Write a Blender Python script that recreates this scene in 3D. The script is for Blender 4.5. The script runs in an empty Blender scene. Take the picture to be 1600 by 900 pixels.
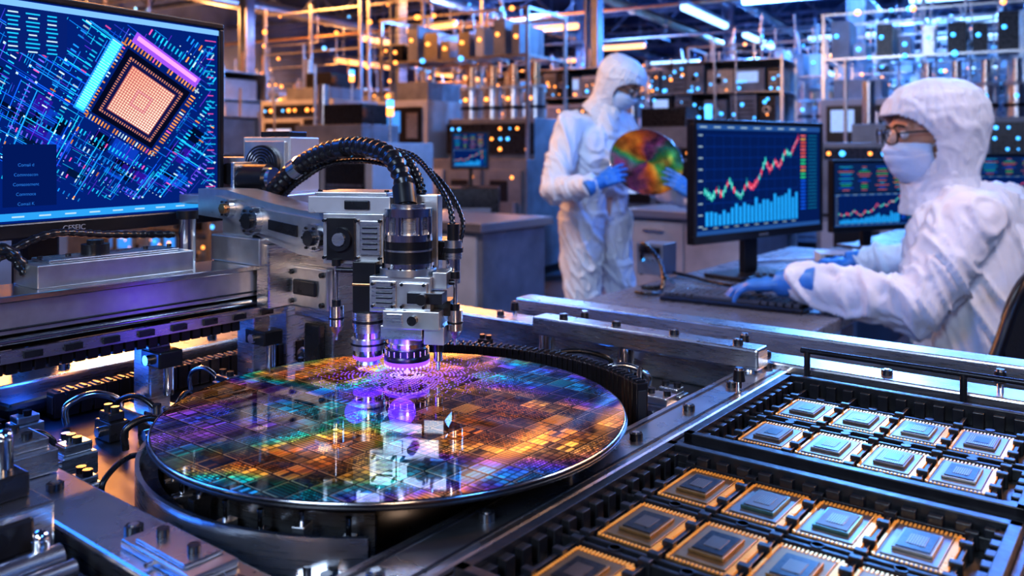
import bpy, bmesh, math, random
from mathutils import Vector, Matrix, noise
random.seed(7)
R=random.Random(11)
D=math.radians
scene=bpy.context.scene
COL=scene.collection
WL={}
# ------------------------------------------------------------------ materials
def newmat(name):
    m=bpy.data.materials.new(name); m.use_nodes=True
    return m
class NT:
    def __init__(s,m):
        s.t=m.node_tree; s.p=s.t.nodes.get('Principled BSDF'); s.out=s.t.nodes.get('Material Output')
    def n(s,ty,ins=None,**pr):
        nd=s.t.nodes.new('ShaderNode'+ty)
        for k,v in pr.items(): setattr(nd,k,v)
        for k,v in (ins or {}).items(): s.set(nd.inputs[k],v)
        return nd
    def set(s,sock,v):
        if isinstance(v,bpy.types.NodeSocket): s.t.links.new(v,sock)
        else: sock.default_value=v
    def m(s,op,a,b=0.0,c=None):
        nd=s.t.nodes.new('ShaderNodeMath'); nd.operation=op
        s.set(nd.inputs[0],a); s.set(nd.inputs[1],b)
        if c is not None: s.set(nd.inputs[2],c)
        return nd.outputs[0]
    def ramp(s,f,stops,interp='LINEAR'):
        nd=s.t.nodes.new('ShaderNodeValToRGB'); nd.color_ramp.interpolation=interp
        el=nd.color_ramp.elements
        while len(el)<len(stops): el.new(0.5)
        for e,(p,c) in zip(el,stops): e.position=p; e.color=(*c,1)
        s.set(nd.inputs[0],f); return nd.outputs[0]
    def mix(s,f,a,b,bt='MIX'):
        nd=s.t.nodes.new('ShaderNodeMix'); nd.data_type='RGBA'; nd.blend_type=bt
        s.set(nd.inputs[0],f); s.set(nd.inputs[6],a); s.set(nd.inputs[7],b)
        return nd.outputs[2]
def mat(name,col,metal=0.0,rough=0.5,emit=None,es=0.0,var=0.15,scale=60.0,bump=0.0,bscale=None,coat=0.0,alpha=1.0,trans=0.0,stretch=None):
    m=newmat(name); g=NT(m); p=g.p
    tc=g.n('TexCoord'); vec=tc.outputs['Object']
    if stretch:
        mp=g.n('Mapping',{'Vector':vec,'Scale':stretch}); vec=mp.outputs[0]
    nz=g.n('TexNoise',{'Vector':vec,'Scale':scale,'Detail':3.0})
    c0=tuple(max(0,x*(1-var)) for x in col); c1=tuple(min(1,x*(1+var)) for x in col)
    g.set(p.inputs['Base Color'],g.ramp(nz.outputs[0],[(0.3,c0),(0.7,c1)]))
    p.inputs['Metallic'].default_value=metal
    r=g.m('MULTIPLY_ADD',nz.outputs[0],rough*0.5,rough*0.75)
    g.set(p.inputs['Roughness'],r)
    if emit: p.inputs['Emission Color'].default_value=(*emit,1); p.inputs['Emission Strength'].default_value=es
    if bump>0:
        nb=g.n('TexNoise',{'Vector':vec,'Scale':bscale or scale,'Detail':4.0})
        b=g.n('Bump',{'Strength':bump,'Height':nb.outputs[0],'Distance':0.01}); g.set(p.inputs['Normal'],b.outputs[0])
    if coat: p.inputs['Coat Weight'].default_value=coat
    if trans: p.inputs['Transmission Weight'].default_value=trans
    p.inputs['Alpha'].default_value=alpha
    return m
STEEL=mat('brushed_steel',(.58,.60,.64),.98,.28,var=.06,scale=40,stretch=(1,1,14))
POL=mat('polished_aluminium',(.76,.78,.82),1,.16,scale=30,var=.05)
SATIN=mat('satin_aluminium',(.60,.61,.63),.9,.31,scale=90,bump=.02,var=.08)
WHTM=mat('painted_light_grey',(.50,.51,.54),.4,.30,scale=50,var=.05)
DARKM=mat('dark_anodised',(.035,.037,.045),.6,.28,scale=60)
DECK=mat('dark_deck_metal',(.07,.078,.095),.85,.42,scale=25,var=.5)
BLK=mat('black_plastic',(.010,.010,.013),0,.32,scale=80)
BLKM=mat('black_matte',(.015,.015,.018),0,.6,scale=80)
RUB=mat('black_rubber_hose',(.012,.012,.015),0,.28,scale=80)
GOLD=mat('gold_contact',(1.0,.55,.16),.85,.28,scale=80,emit=(1,.36,.05),es=.36)  # gold also carries a faint warm glow painted in as emission
COPPER=mat('copper',(.8,.38,.16),1,.32)
SUBS=mat('chip_substrate',(.10,.07,.05),.6,.35,scale=200,var=.3)
SUBS2=mat('bronze_substrate',(.22,.13,.06),.7,.35,scale=200,var=.3)
LID=mat('chip_lid_metal',(.15,.125,.11),.8,.42,scale=120,var=.1)
LIDG=mat('chip_lid_gold',(.32,.20,.09),.85,.40,scale=120,var=.12)
LIDS=mat('chip_lid_silver',(.27,.25,.235),.9,.34,scale=120,var=.1)
LIDT=mat('chip_lid_green_tint',(.12,.22,.19),.85,.30,scale=120,var=.2)
TRAY=mat('black_tray_plastic',(.012,.013,.016),0,.34,scale=120,bump=.05)
VIOL=mat('violet_led',(.1,.03,.3),0,.4,emit=(.16,.04,1.0),es=2.6)
VIOLW=mat('led_and_painted_glow',(.3,.2,.5),0,.4,emit=(.34,.22,1.0),es=2.2)  # LED beads, also the painted beam and innermost light dots
VDOT=mat('painted_light_dot',(.1,.05,.4),0,.4,emit=(.22,.06,1.0),es=1.7)  # emissive colour of the light dots painted onto the wafer
ORL=mat('orange_lamp',(1,.5,.15),0,.4,emit=(1,.42,.15),es=2.4)
ORS=mat('amber_indicator',(1,.5,.15),0,.4,emit=(1,.32,.06),es=3.4)
BLL=mat('blue_white_lamp',(.6,.8,1),0,.4,emit=(.36,.66,1.0),es=2.6)
BLS=mat('cyan_indicator',(.2,.7,1),0,.4,emit=(.06,.42,1.0),es=2.8)
TXT=mat('screen_text_glow',(.02,.1,.3),0,.4,emit=(.02,.28,.85),es=.5)
SCR=mat('glowing_blue_screen',(.05,.2,.5),0,.3,emit=(.04,.28,.85),es=1.0)
SCRW=mat('glowing_pale_screen',(.4,.5,.6),0,.3,emit=(.3,.5,.9),es=.8)
SCRB=mat('dark_screen_glass',(.004,.008,.02),0,.12,scale=20)
GREY=mat('equipment_grey',(.20,.23,.29),.3,.4,scale=8,var=.2)
WHT=mat('equipment_white',(.42,.46,.54),.1,.4,scale=8,var=.12)
PIPEO=mat('copper_toned_pipe',(.78,.48,.28),.9,.3,scale=10)
YEL=mat('yellow_safety_paint',(.8,.5,.05),.1,.4)
TRUSS=mat('ceiling_steel',(.24,.29,.40),.7,.35,scale=5,var=.3)
SUIT=mat('white_cleanroom_fabric',(.64,.67,.75),0,.6,scale=14,var=.05,bump=.3,bscale=16)
HOODM=mat('white_hood_fabric',(.62,.66,.75),0,.55,scale=30,var=.07,bump=.4,bscale=36)
MASKM=mat('pale_mask_fabric',(.50,.62,.82),0,.6,scale=60,var=.04,bump=.1,bscale=120)
GLOVE=mat('blue_nitrile',(.05,.21,.58),0,.36,scale=30,bump=.15,bscale=80)
SKIN=mat('skin',(.62,.34,.22),0,.5,scale=60,var=.08,bump=.05,bscale=200)
EYEW=mat('eye_white',(.8,.8,.8),0,.2); EYED=mat('eye_iris',(.03,.015,.01),0,.1)
HAIR=mat('dark_eyebrow_hair',(.02,.015,.012),0,.6)
LENS=mat('clear_lens',(.5,.7,1),0,.05,alpha=.08)
BOOT=mat('white_boot',(.6,.63,.7),0,.5)
FLOORM=mat('glossy_floor',(.10,.13,.19),.1,.16,scale=1.5,var=.25)
WALLM=mat('wall_panel_paint',(.15,.21,.38),.1,.5,scale=1.2,var=.4)
CEILM=mat('ceiling_paint',(.06,.085,.16),.1,.6,scale=1.2,var=.4)
DESKM=mat('desk_laminate',(.18,.20,.25),.4,.28,scale=20,var=.08)
KEYM=mat('key_plastic',(.07,.075,.09),0,.35)
CHAIRM=mat('black_chair_mesh',(.012,.014,.018),0,.6,scale=300,bump=.3)
DIEB=mat('die_surface',(.05,.045,.045),.8,.3,scale=300,var=.5)
DISP=newmat('display_pixels'); g=NT(DISP)
at=g.n('Attribute',attribute_name='Col'); em=g.n('Emission',{'Color':at.outputs['Color'],'Strength':1.15})
g.t.links.new(em.outputs[0],g.out.inputs[0])
CHIPD=newmat('chip_die_grid'); g=NT(CHIPD)
tc=g.n('TexCoord'); mp=g.n('Mapping',{'Vector':tc.outputs['Object'],'Rotation':(0,0,D(38)),'Scale':(900,900,1)})
sp=g.n('SeparateXYZ',{0:mp.outputs[0]})
fx=g.m('FRACT',sp.outputs[0]); fy=g.m('FRACT',sp.outputs[1])
dot=g.m('MULTIPLY',g.m('GREATER_THAN',fx,.35),g.m('GREATER_THAN',fy,.35))
g.set(g.p.inputs['Base Color'],g.mix(dot,(.04,.035,.035,1),(.36,.26,.18,1)))
g.p.inputs['Metallic'].default_value=.85; g.p.inputs['Roughness'].default_value=.36
def wafermat(name,held):
    m=newmat(name); g=NT(m)
    uv=g.n('UVMap'); sp=g.n('SeparateXYZ',{0:uv.outputs[0]})
    x=g.m('MULTIPLY',sp.outputs[0],1/(.022 if held else .0150)); y=g.m('MULTIPLY',sp.outputs[1],1/(.022 if held else .0172))
    cx=g.m('FLOOR',x); cy=g.m('FLOOR',y); fx=g.m('FRACT',x); fy=g.m('FRACT',y)
    cell=g.n('CombineXYZ',{0:cx,1:cy,2:0.0})
    wn=g.n('TexWhiteNoise',{'Vector':cell.outputs[0]}); rnd=wn.outputs['Value']
    rc=g.n('SeparateColor',{0:wn.outputs['Color']}); rA,rB,rC=rc.outputs[0],rc.outputs[1],rc.outputs[2]
    def sub(kx,ky,th):
        a=g.m('FRACT',g.m('MULTIPLY',fx,kx)); b=g.m('FRACT',g.m('MULTIPLY',fy,ky))
        return g.m('MULTIPLY',g.m('GREATER_THAN',a,th),g.m('GREATER_THAN',b,th))
    def rnds(kx,ky,sd):
        c=g.n('CombineXYZ',{0:g.m('FLOOR',g.m('MULTIPLY',x,kx)),1:g.m('FLOOR',g.m('MULTIPLY',y,ky)),2:sd})
        return g.n('TexWhiteNoise',{'Vector':c.outputs[0]}).outputs['Value']
    w3=rnds(3.0,4.0,3.0); w8=rnds(7.0,8.0,5.0); w5=rnds(5.0,2.0,8.0)
    tA=g.m('MULTIPLY',sub(3,4,.16),g.m('MULTIPLY_ADD',w3,1.0,.3))
    tB=g.m('MULTIPLY',sub(7,8,.34),g.m('MULTIPLY_ADD',w8,1.7,.15))
    tC=g.m('MULTIPLY',sub(5,2,.14),g.m('MULTIPLY_ADD',w5,1.5,.05))
    tD=g.m('MULTIPLY_ADD',g.m('GREATER_THAN',g.m('FRACT',g.m('MULTIPLY',fy,7.0)),.4),.8,.10)
    def sel(lo,hi): return g.m('MULTIPLY',g.m('GREATER_THAN',rC,lo),g.m('LESS_THAN',rC,hi))
    pat=g.m('ADD',g.m('ADD',g.m('MULTIPLY',tA,sel(-1,.3)),g.m('MULTIPLY',tB,sel(.3,.66))),g.m('ADD',g.m('MULTIPLY',tC,sel(.66,.88)),g.m('MULTIPLY',tD,sel(.88,2))))
    nz=g.n('TexNoise',{'Vector':uv.outputs[0],'Scale':7.5,'Detail':.5,'Distortion':.6})
    nv=g.n('TexNoise',{'Vector':uv.outputs[0],'Scale':14.0,'Detail':1.0,'Distortion':.5})
    edge=g.m('MULTIPLY',g.m('GREATER_THAN',fx,.11),g.m('GREATER_THAN',fy,.10))
    core=g.m('MULTIPLY',g.m('GREATER_THAN',fx,.075),g.m('GREATER_THAN',fy,.065))
    ln=g.n('VectorMath',{0:uv.outputs[0]},operation='LENGTH').outputs['Value']
    inside=g.m('LESS_THAN',ln,.1480)
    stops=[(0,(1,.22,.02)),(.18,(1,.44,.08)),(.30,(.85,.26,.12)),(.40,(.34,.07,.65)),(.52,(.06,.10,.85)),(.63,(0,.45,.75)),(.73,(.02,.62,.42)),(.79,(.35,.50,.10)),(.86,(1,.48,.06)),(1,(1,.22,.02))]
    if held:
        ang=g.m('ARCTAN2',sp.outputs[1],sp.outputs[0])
        h=g.m('FRACT',g.m('ADD',g.m('MULTIPLY',ang,.3183),g.m('ADD',g.m('MULTIPLY',rnd,.08),g.m('MULTIPLY',nz.outputs[0],1.0))))  # angle-driven hue paints the diffraction sheen into the colour
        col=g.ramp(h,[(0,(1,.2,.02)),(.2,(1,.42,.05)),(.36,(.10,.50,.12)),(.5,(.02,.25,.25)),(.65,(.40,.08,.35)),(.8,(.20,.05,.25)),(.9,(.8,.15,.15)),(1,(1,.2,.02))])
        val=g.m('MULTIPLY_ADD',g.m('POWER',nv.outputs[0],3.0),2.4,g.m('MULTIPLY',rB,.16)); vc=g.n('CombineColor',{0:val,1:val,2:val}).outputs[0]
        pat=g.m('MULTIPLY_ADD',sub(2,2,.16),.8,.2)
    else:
        h=g.m('FRACT',g.m('ADD',g.m('ADD',g.m('MULTIPLY',nz.outputs[0],2.9),g.m('MULTIPLY',rnd,.05)),g.m('MULTIPLY',w3,.03)))  # rainbow diffraction hue painted from noise, fixed for every view
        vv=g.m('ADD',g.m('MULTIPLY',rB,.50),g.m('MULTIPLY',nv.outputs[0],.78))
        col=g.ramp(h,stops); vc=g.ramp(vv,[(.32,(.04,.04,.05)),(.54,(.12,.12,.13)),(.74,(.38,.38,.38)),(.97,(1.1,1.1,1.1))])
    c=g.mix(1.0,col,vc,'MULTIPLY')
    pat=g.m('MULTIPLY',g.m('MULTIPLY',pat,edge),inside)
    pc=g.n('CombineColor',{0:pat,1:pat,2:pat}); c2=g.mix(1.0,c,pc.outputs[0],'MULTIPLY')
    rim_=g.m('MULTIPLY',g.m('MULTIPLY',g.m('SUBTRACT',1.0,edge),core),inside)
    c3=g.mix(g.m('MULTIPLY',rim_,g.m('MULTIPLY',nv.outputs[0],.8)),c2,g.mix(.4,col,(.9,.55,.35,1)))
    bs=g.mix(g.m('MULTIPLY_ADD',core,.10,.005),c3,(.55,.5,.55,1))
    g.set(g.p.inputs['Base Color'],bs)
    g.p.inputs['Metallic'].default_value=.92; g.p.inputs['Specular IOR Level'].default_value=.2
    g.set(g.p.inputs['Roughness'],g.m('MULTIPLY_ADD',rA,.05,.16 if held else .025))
    g.set(g.p.inputs['Emission Color'],c3); g.p.inputs['Emission Strength'].default_value=.8 if held else 1.0  # painted pattern glows by itself so the colours stay vivid
    return m
WAF=wafermat('iridescent_wafer',False); WAF2=wafermat('iridescent_wafer_held',True)
# ------------------------------------------------------------------ mesh builder
def basis(d):
    d=Vector(d).normalized(); up=Vector((0,0,1)) if abs(d.z)<.95 else Vector((1,0,0))
    a=up.cross(d).normalized(); b=d.cross(a); return a,b,d
class MB:
    def __init__(s,M=None): s.v=[];s.f=[];s.mi=[];s.sm=[];s.mats=[];s.col=[];s.M=M or Matrix.Identity(4)
    def m(s,mt):
        if mt not in s.mats: s.mats.append(mt)
        return s.mats.index(mt)
    def add(s,vs,fs,mt,sm=False,L=None,col=None):
        o=len(s.v); M=s.M@L if L else s.M
        s.v+=[M@Vector(p) for p in vs]; k=s.m(mt)
        for f in fs: s.f.append([o+i for i in f]); s.mi.append(k); s.sm.append(sm); s.col.append(col)
    def box(s,c,d,mt,rz=0,L=None):
        x,y,z=[a/2 for a in d]; vs=[(i*x,j*y,k*z) for k in(-1,1) for j in(-1,1) for i in(-1,1)]
        T=Matrix.Translation(c)@Matrix.Rotation(rz,4,'Z')
        if L: T=Matrix.Translation(c)@L
        s.add(vs,[(0,2,3,1),(4,5,7,6),(0,1,5,4),(2,6,7,3),(0,4,6,2),(1,3,7,5)],mt,L=T); return s
    def bx(s,x0,x1,y0,y1,z0,z1,mt): return s.box(((x0+x1)/2,(y0+y1)/2,(z0+z1)/2),(abs(x1-x0),abs(y1-y0),abs(z1-z0)),mt)
    def cyl(s,p0,p1,r0,mt,r1=None,seg=20,cap=True):
        r1=r0 if r1 is None else r1; p0=Vector(p0);p1=Vector(p1); a,b,d=basis(p1-p0); vs=[]
        for p,r in((p0,r0),(p1,r1)):
            for i in range(seg):
                t=2*math.pi*i/seg; vs.append(p+a*math.cos(t)*r+b*math.sin(t)*r)
        s.add(vs,[(i,(i+1)%seg,seg+(i+1)%seg,seg+i) for i in range(seg)],mt,True)
        if cap: s.add(vs[:seg],[tuple(range(seg))[::-1]],mt); s.add(vs[seg:],[tuple(range(seg))],mt)
        return s
    def vc(s,x,y,z0,z1,r,mt,r1=None,seg=20): return s.cyl((x,y,z0),(x,y,z1),r,mt,r1,seg)
    def lathe(s,o,prof,mt,seg=32,L=None,sm=True,a0=0,a1=360):
        vs=[];n=len(prof); full=(a1-a0)>=360; K=seg if full else seg+1
        for r,z in prof:
            for i in range(K):
                t=D(a0+(a1-a0)*i/seg); vs.append((r*math.cos(t),r*math.sin(t),z))
        T=Matrix.Translation(o)@(L or Matrix.Identity(4)); fs=[]
        for j in range(n-1):
            for i in range(seg): fs.append((j*K+i,j*K+(i+1)%K,(j+1)*K+(i+1)%K,(j+1)*K+i))
        s.add(vs,fs,mt,sm,L=T); return s
    def ell(s,c,r,mt,B=None,nu=20,nv=12):
        if not hasattr(r,'__len__'): r=(r,r,r)
        B=B or Matrix.Identity(4); vs=[(0,0,-r[2])]
        for j in range(1,nv):
            p=-math.pi/2+math.pi*j/nv
            for i in range(nu):
                t=2*math.pi*i/nu; vs.append((r[0]*math.cos(p)*math.cos(t),r[1]*math.cos(p)*math.sin(t),r[2]*math.sin(p)))
        vs.append((0,0,r[2])); fs=[]
        for i in range(nu): fs.append((0,1+(i+1)%nu,1+i))
        for j in range(nv-2):
            for i in range(nu):
                a=1+j*nu;b=a+nu; fs.append((a+i,a+(i+1)%nu,b+(i+1)%nu,b+i))
        l=len(vs)-1;a=1+(nv-2)*nu
        for i in range(nu): fs.append((a+i,a+(i+1)%nu,l))
        s.add(vs,fs,mt,True,L=Matrix.Translation(c)@B); return s
    def cap(s,p0,r0,p1,r1,mt):
        s.cyl(p0,p1,r0,mt,r1,16); s.ell(p0,r0,mt,nu=14,nv=10); s.ell(p1,r1,mt,nu=14,nv=10); return s
    def tube(s,pts,r,mt,seg=10,rib=0,ribn=0,sub=8):
        P=[Vector(p) for p in pts]; Q=[]
        for i in range(len(P)-1):
            a=P[max(i-1,0)];b=P[i];c=P[i+1];d=P[min(i+2,len(P)-1)]
            for k in range(sub):
                t=k/sub; Q.append(.5*((2*b)+(c-a)*t+(2*a-5*b+4*c-d)*t*t+(3*b-a-3*c+d)*t**3))
        Q.append(P[-1])
        if rib:
            tot=sum((Q[i+1]-Q[i]).length for i in range(len(Q)-1)); N=int(tot/ribn); Z=[]; acc=0;i=0
            step=tot/N
            for k in range(N+1):
                tgt=k*step
                while i<len(Q)-2 and acc+(Q[i+1]-Q[i]).length<tgt: acc+=(Q[i+1]-Q[i]).length; i+=1
                l=(Q[i+1]-Q[i]).length; Z.append(Q[i].lerp(Q[i+1],min(1,(tgt-acc)/max(l,1e-9))))
            Q=Z
        vs=[];a=None
        for i,q in enumerate(Q):
            d=(Q[min(i+1,len(Q)-1)]-Q[max(i-1,0)]).normalized()
            if a is None: a=basis(d)[0]
            a=(a-d*a.dot(d)).normalized(); b=d.cross(a); rr=r*(1+(rib if (i//2)%2 else -rib)) if rib else r
            for k in range(seg):
                t=2*math.pi*k/seg; vs.append(q+a*math.cos(t)*rr+b*math.sin(t)*rr)
        fs=[];n=len(Q)
        for j in range(n-1):
            for i in range(seg): fs.append((j*seg+i,j*seg+(i+1)%seg,(j+1)*seg+(i+1)%seg,(j+1)*seg+i))
        s.add(vs,fs,mt,True); s.add(vs[:seg],[tuple(range(seg))[::-1]],mt); s.add(vs[-seg:],[tuple(range(seg))],mt); return s
    def prism(s,poly,y0,y1,mt):
        n=len(poly); vs=[(x,y0,z) for x,z in poly]+[(x,y1,z) for x,z in poly]
        s.add(vs,[tuple(range(n)),tuple(range(2*n-1,n-1,-1))]+[(i,n+i,n+(i+1)%n,(i+1)%n) for i in range(n)],mt); return s
    def grid(s,fn,nu,nv,mt,keep=None,close=False,L=None):
        vs=[fn(i/(nu if close else nu-1),j/(nv-1)) for j in range(nv) for i in range(nu)]; fs=[]
        for j in range(nv-1):
            for i in range(nu if close else nu-1):
                if keep and not keep((i+.5)/(nu if close else nu-1),(j+.5)/(nv-1)): continue
                fs.append((j*nu+i,j*nu+(i+1)%nu,(j+1)*nu+(i+1)%nu,(j+1)*nu+i))
        s.add(vs,fs,mt,True,L=L); return s
    def mesh(s,name='m'):
        me=bpy.data.meshes.new(name); me.from_pydata([tuple(v) for v in s.v],[],s.f)
        for mt in s.mats: me.materials.append(mt)
        me.polygons.foreach_set('material_index',s.mi); me.polygons.foreach_set('use_smooth',s.sm)
        if any(c is not None for c in s.col):
            ca=me.color_attributes.new('Col','FLOAT_COLOR','CORNER'); li=0
            for k,f in enumerate(s.f):
                c=s.col[k] or (0,0,0)
                for _ in f: ca.data[li].color=(*c,1); li+=1
        me.update(); return me
def place(ob,w,parent,label=None,cat=None,group=None):
    COL.objects.link(ob); WL[ob.name]=Vector(w)
    if parent: ob.parent=parent; ob.location=Vector(w)-WL[parent.name]
    else: ob.location=w
    if label: ob['label']=label
    if cat: ob['category']=cat
    if group: ob['group']=group
    return ob
def objmesh(me,name,parent=None,label=None,cat=None,bev=0,solid=0,group=None,kind=None):
    xs=[v.co.copy() for v in me.vertices]
    lo=Vector([min(v[i] for v in xs) for i in range(3)]);hi=Vector([max(v[i] for v in xs) for i in range(3)])
    o=(lo+hi)/2
    if not parent: o.z=lo.z
    me.transform(Matrix.Translation(-o)); ob=bpy.data.objects.new(name,me)
    place(ob,o,parent,label,cat,group)
    if kind: ob['kind']=kind
    if solid: md=ob.modifiers.new('s','SOLIDIFY'); md.thickness=solid
    if bev:
        md=ob.modifiers.new('b','BEVEL'); md.width=bev; md.segments=2; md.limit_method='ANGLE'; md.angle_limit=D(40)
    return ob
def fin(mb,name,parent=None,label=None,cat=None,bev=0,**k): return objmesh(mb.mesh(name),name,parent,label,cat,bev,**k)
def empty(name,loc,label,cat,group=None):
    ob=bpy.data.objects.new(name,None); ob.empty_display_size=.05; return place(ob,loc,None,label,cat,group)
def clone(root,off,group=None):
    kids=[c for c in bpy.data.objects if c.parent==root]
    def cp(o,par):
        n=o.copy(); COL.objects.link(n); 
        if par: n.parent=par
        return n
    r=cp(root,None); r.location=root.location+Vector(off); WL[r.name]=WL[root.name]+Vector(off)
    for k in kids:
        kk=cp(k,r)
        for q in [c for c in bpy.data.objects if c.parent==k]: cp(q,kk)
    return r
MF=Matrix.Rotation(D(-38),4,'Z')
RF=Matrix.Rotation(D(-30),4,'Z')
def text(s,size,mt,M,name,parent,ext=.0002):
    cu=bpy.data.curves.new(name,'FONT'); cu.body=s; cu.size=size; cu.extrude=ext; cu.align_x='CENTER'
    t=bpy.data.objects.new('tmp',cu); COL.objects.link(t)
    me=bpy.data.meshes.new_from_object(t.evaluated_get(bpy.context.evaluated_depsgraph_get())); bpy.data.objects.remove(t)
    me.materials.clear(); me.materials.append(mt); me.transform(M)
    return objmesh(me,name,parent)
# ------------------------------------------------------------------ camera
cam=bpy.data.cameras.new('camera'); co=bpy.data.objects.new('camera',cam); COL.objects.link(co)
co.location=(0,0,1.25); co.rotation_euler=(D(90),0,0); cam.sensor_width=36; cam.lens=29.6; cam.shift_y=-.1356
cam.clip_start=.01; cam.clip_end=100; cam.dof.use_dof=True; cam.dof.focus_distance=.60; cam.dof.aperture_fstop=9.5
scene.camera=co
scene.view_settings.view_transform='Standard'
for lk in ('Medium High Contrast','Standard - Medium High Contrast'):
    try: scene.view_settings.look=lk; break
    except Exception: pass
# ------------------------------------------------------------------ room
def struct(name,x0,x1,y0,y1,z0,z1,mt):
    o=fin(MB(RF).bx(x0,x1,y0,y1,z0,z1,mt),name); o['kind']='structure'; o['label']=name.replace('_',' ')
struct('floor',-17,10,-5,31,-.1,0,FLOORM); struct('ceiling',-17,10,-5,31,5.2,5.3,CEILM)
struct('wall_far',-17,10,31,31.2,0,5.2,WALLM); struct('wall_near',-17,10,-5.2,-5,0,5.2,WALLM)
struct('wall_left',-17.2,-17,-5,31,0,5.2,WALLM); struct('wall_right',10,10.2,-5,31,0,5.2,WALLM)
def truss(y):
    b=MB(RF); b.bx(-17,10,y-.05,y+.05,4.95,5.05,TRUSS); b.bx(-17,10,y-.05,y+.05,4.3,4.38,TRUSS)
    x=-16.8;k=0
    while x<9.6:
        b.cyl((x,y,4.36 if k%2 else 4.97),(x+.7,y,4.97 if k%2 else 4.36),.03,TRUSS,seg=6); x+=.7;k+=1
    fin(b,'roof_truss',None,'dark steel lattice truss under the hall ceiling','truss',group='roof trusses')
for y in range(6,30,3): truss(y)
def duct(x,z,r,mt):
    b=MB(RF); b.cyl((x,3,z),(x,30.5,z),r,mt,seg=16)
    for y in range(4,30,2): b.cyl((x,y,z),(x,y,z+.001+ (5.2-z)),.012,TRUSS,seg=6); b.cyl((x,y-.04,z),(x,y+.04,z),r*1.12,mt,seg=16)
    fin(b,'ceiling_duct',None,'long metal duct hung from the hall ceiling','duct',group='ceiling ducts')
duct(-9.3,4.15,.16,STEEL);duct(-6.4,4.1,.10,PIPEO);duct(-2.2,4.15,.14,STEEL);duct(1.2,4.1,.10,STEEL);duct(-12.8,4.1,.13,STEEL);duct(-4.0,3.9,.09,STEEL)
def pipebank(y,z,mt):
    b=MB(RF)
    for k in range(3): b.cyl((-16,y+k*.16,z+.03*k),(9.5,y+k*.16,z+.03*k),.03+.010*(k%2),mt if k==0 else STEEL,seg=10)
    x=-15.5
    while x<9: b.bx(x-.015,x+.015,y-.05,y+.37,z-.07,z-.04,TRUSS); b.cyl((x,y+.16,z-.05),(x,y+.16,5.2),.012,TRUSS,seg=6); x+=2.3
    fin(b,'overhead_pipe_bank',None,'bank of parallel overhead pipes on hanging brackets','pipes',group='overhead pipe banks')
for y,z,mt in((14,3.75,PIPEO),(17.5,3.7,STEEL),(22.5,3.6,STEEL)): pipebank(y,z,mt)
def column(x,y):
    b=MB(RF); b.bx(x-.10,x+.10,y-.02,y+.02,0,5.2,TRUSS); b.bx(x-.10,x-.075,y-.1,y+.1,0,5.2,TRUSS); b.bx(x+.075,x+.10,y-.1,y+.1,0,5.2,TRUSS); b.bx(x-.2,x+.2,y-.2,y+.2,0,.03,TRUSS)
    fin(b,'steel_column',None,'dark steel structural column rising to the roof','column',group='structural columns')
for x in(-12,-8.5,-5,-1.5,2,5.5):
    for y in (11,18,25): column(x,y)
LP={}
def lamp(x,y,z,L,ang,mt):
    key=(L,ang,mt.name,z); w=RF@Vector((x,y,z))
    if key in LP:
        clone(LP[key],w-WL[LP[key].name]); return
    r=empty('ceiling_light',w,('warm orange' if mt is ORL else 'cool blue-white')+' tube light bar hanging from the ceiling','ceiling light','hall ceiling lights')
    Rm=Matrix.Translation(w)@Matrix.Rotation(D(-30+ang),4,'Z')
    b=MB(Rm); b.bx(-.08,.08,-L/2,L/2,.04,.09,GREY); fin(b,'housing',r)
    b=MB(Rm); b.cyl((0,-L/2+.03,0),(0,L/2-.03,0),.065,mt,seg=10); fin(b,'lamp_tube',r)
    for e in(-.4,.4):
        b=MB(Rm); b.cyl((0,L*e,.08),(0,L*e,5.2-z),.008,TRUSS,seg=5); fin(b,'hanger_rod',r)
    LP[key]=r
for y in (14.7,18.6,21.7,25,28): lamp(-4.5,y,3.6,2.5,0,BLL)
for y in (15.8,): lamp(-11.4,y,3.55,4.6,0,ORL)
for y in (13.3,16.5,20): lamp(-9.6,y,3.6,1.4,90,ORL)
for y in (14.5,18,22,26): lamp(-7.6,y,3.6,1.4,90,ORL if y<20 else BLL)
for y in (12.5,17.5,23): lamp(-2.6,y,3.45,1.4,90,BLL)
for y in (10.5,13,15.5,18,25): lamp(-.4,y,3.35,1.4,90,BLL)
for y in (9,11.5,14,17,20,24): lamp(1.8,y,3.3,1.4,90,BLL)
for y in (9,12,15.5,19): lamp(4.2,y,3.3,1.4,90,BLL)
for y in (16,20): lamp(-13.2,y,3.3,2.5,0,ORL)
for y in (7,11,15,19): lamp(6.4,y,3.3,2.5,0,BLL)
for x,y,mt in((-3.75,6.2,ORL),(-3.35,8.4,ORL),(-5.3,6.4,BLL),(-6.6,8.6,ORL),(-2.2,5.6,BLL)): lamp(x,y,3.6,1.8,0,mt)  # unseen bars added overhead so the wafer reflects light streaks
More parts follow.
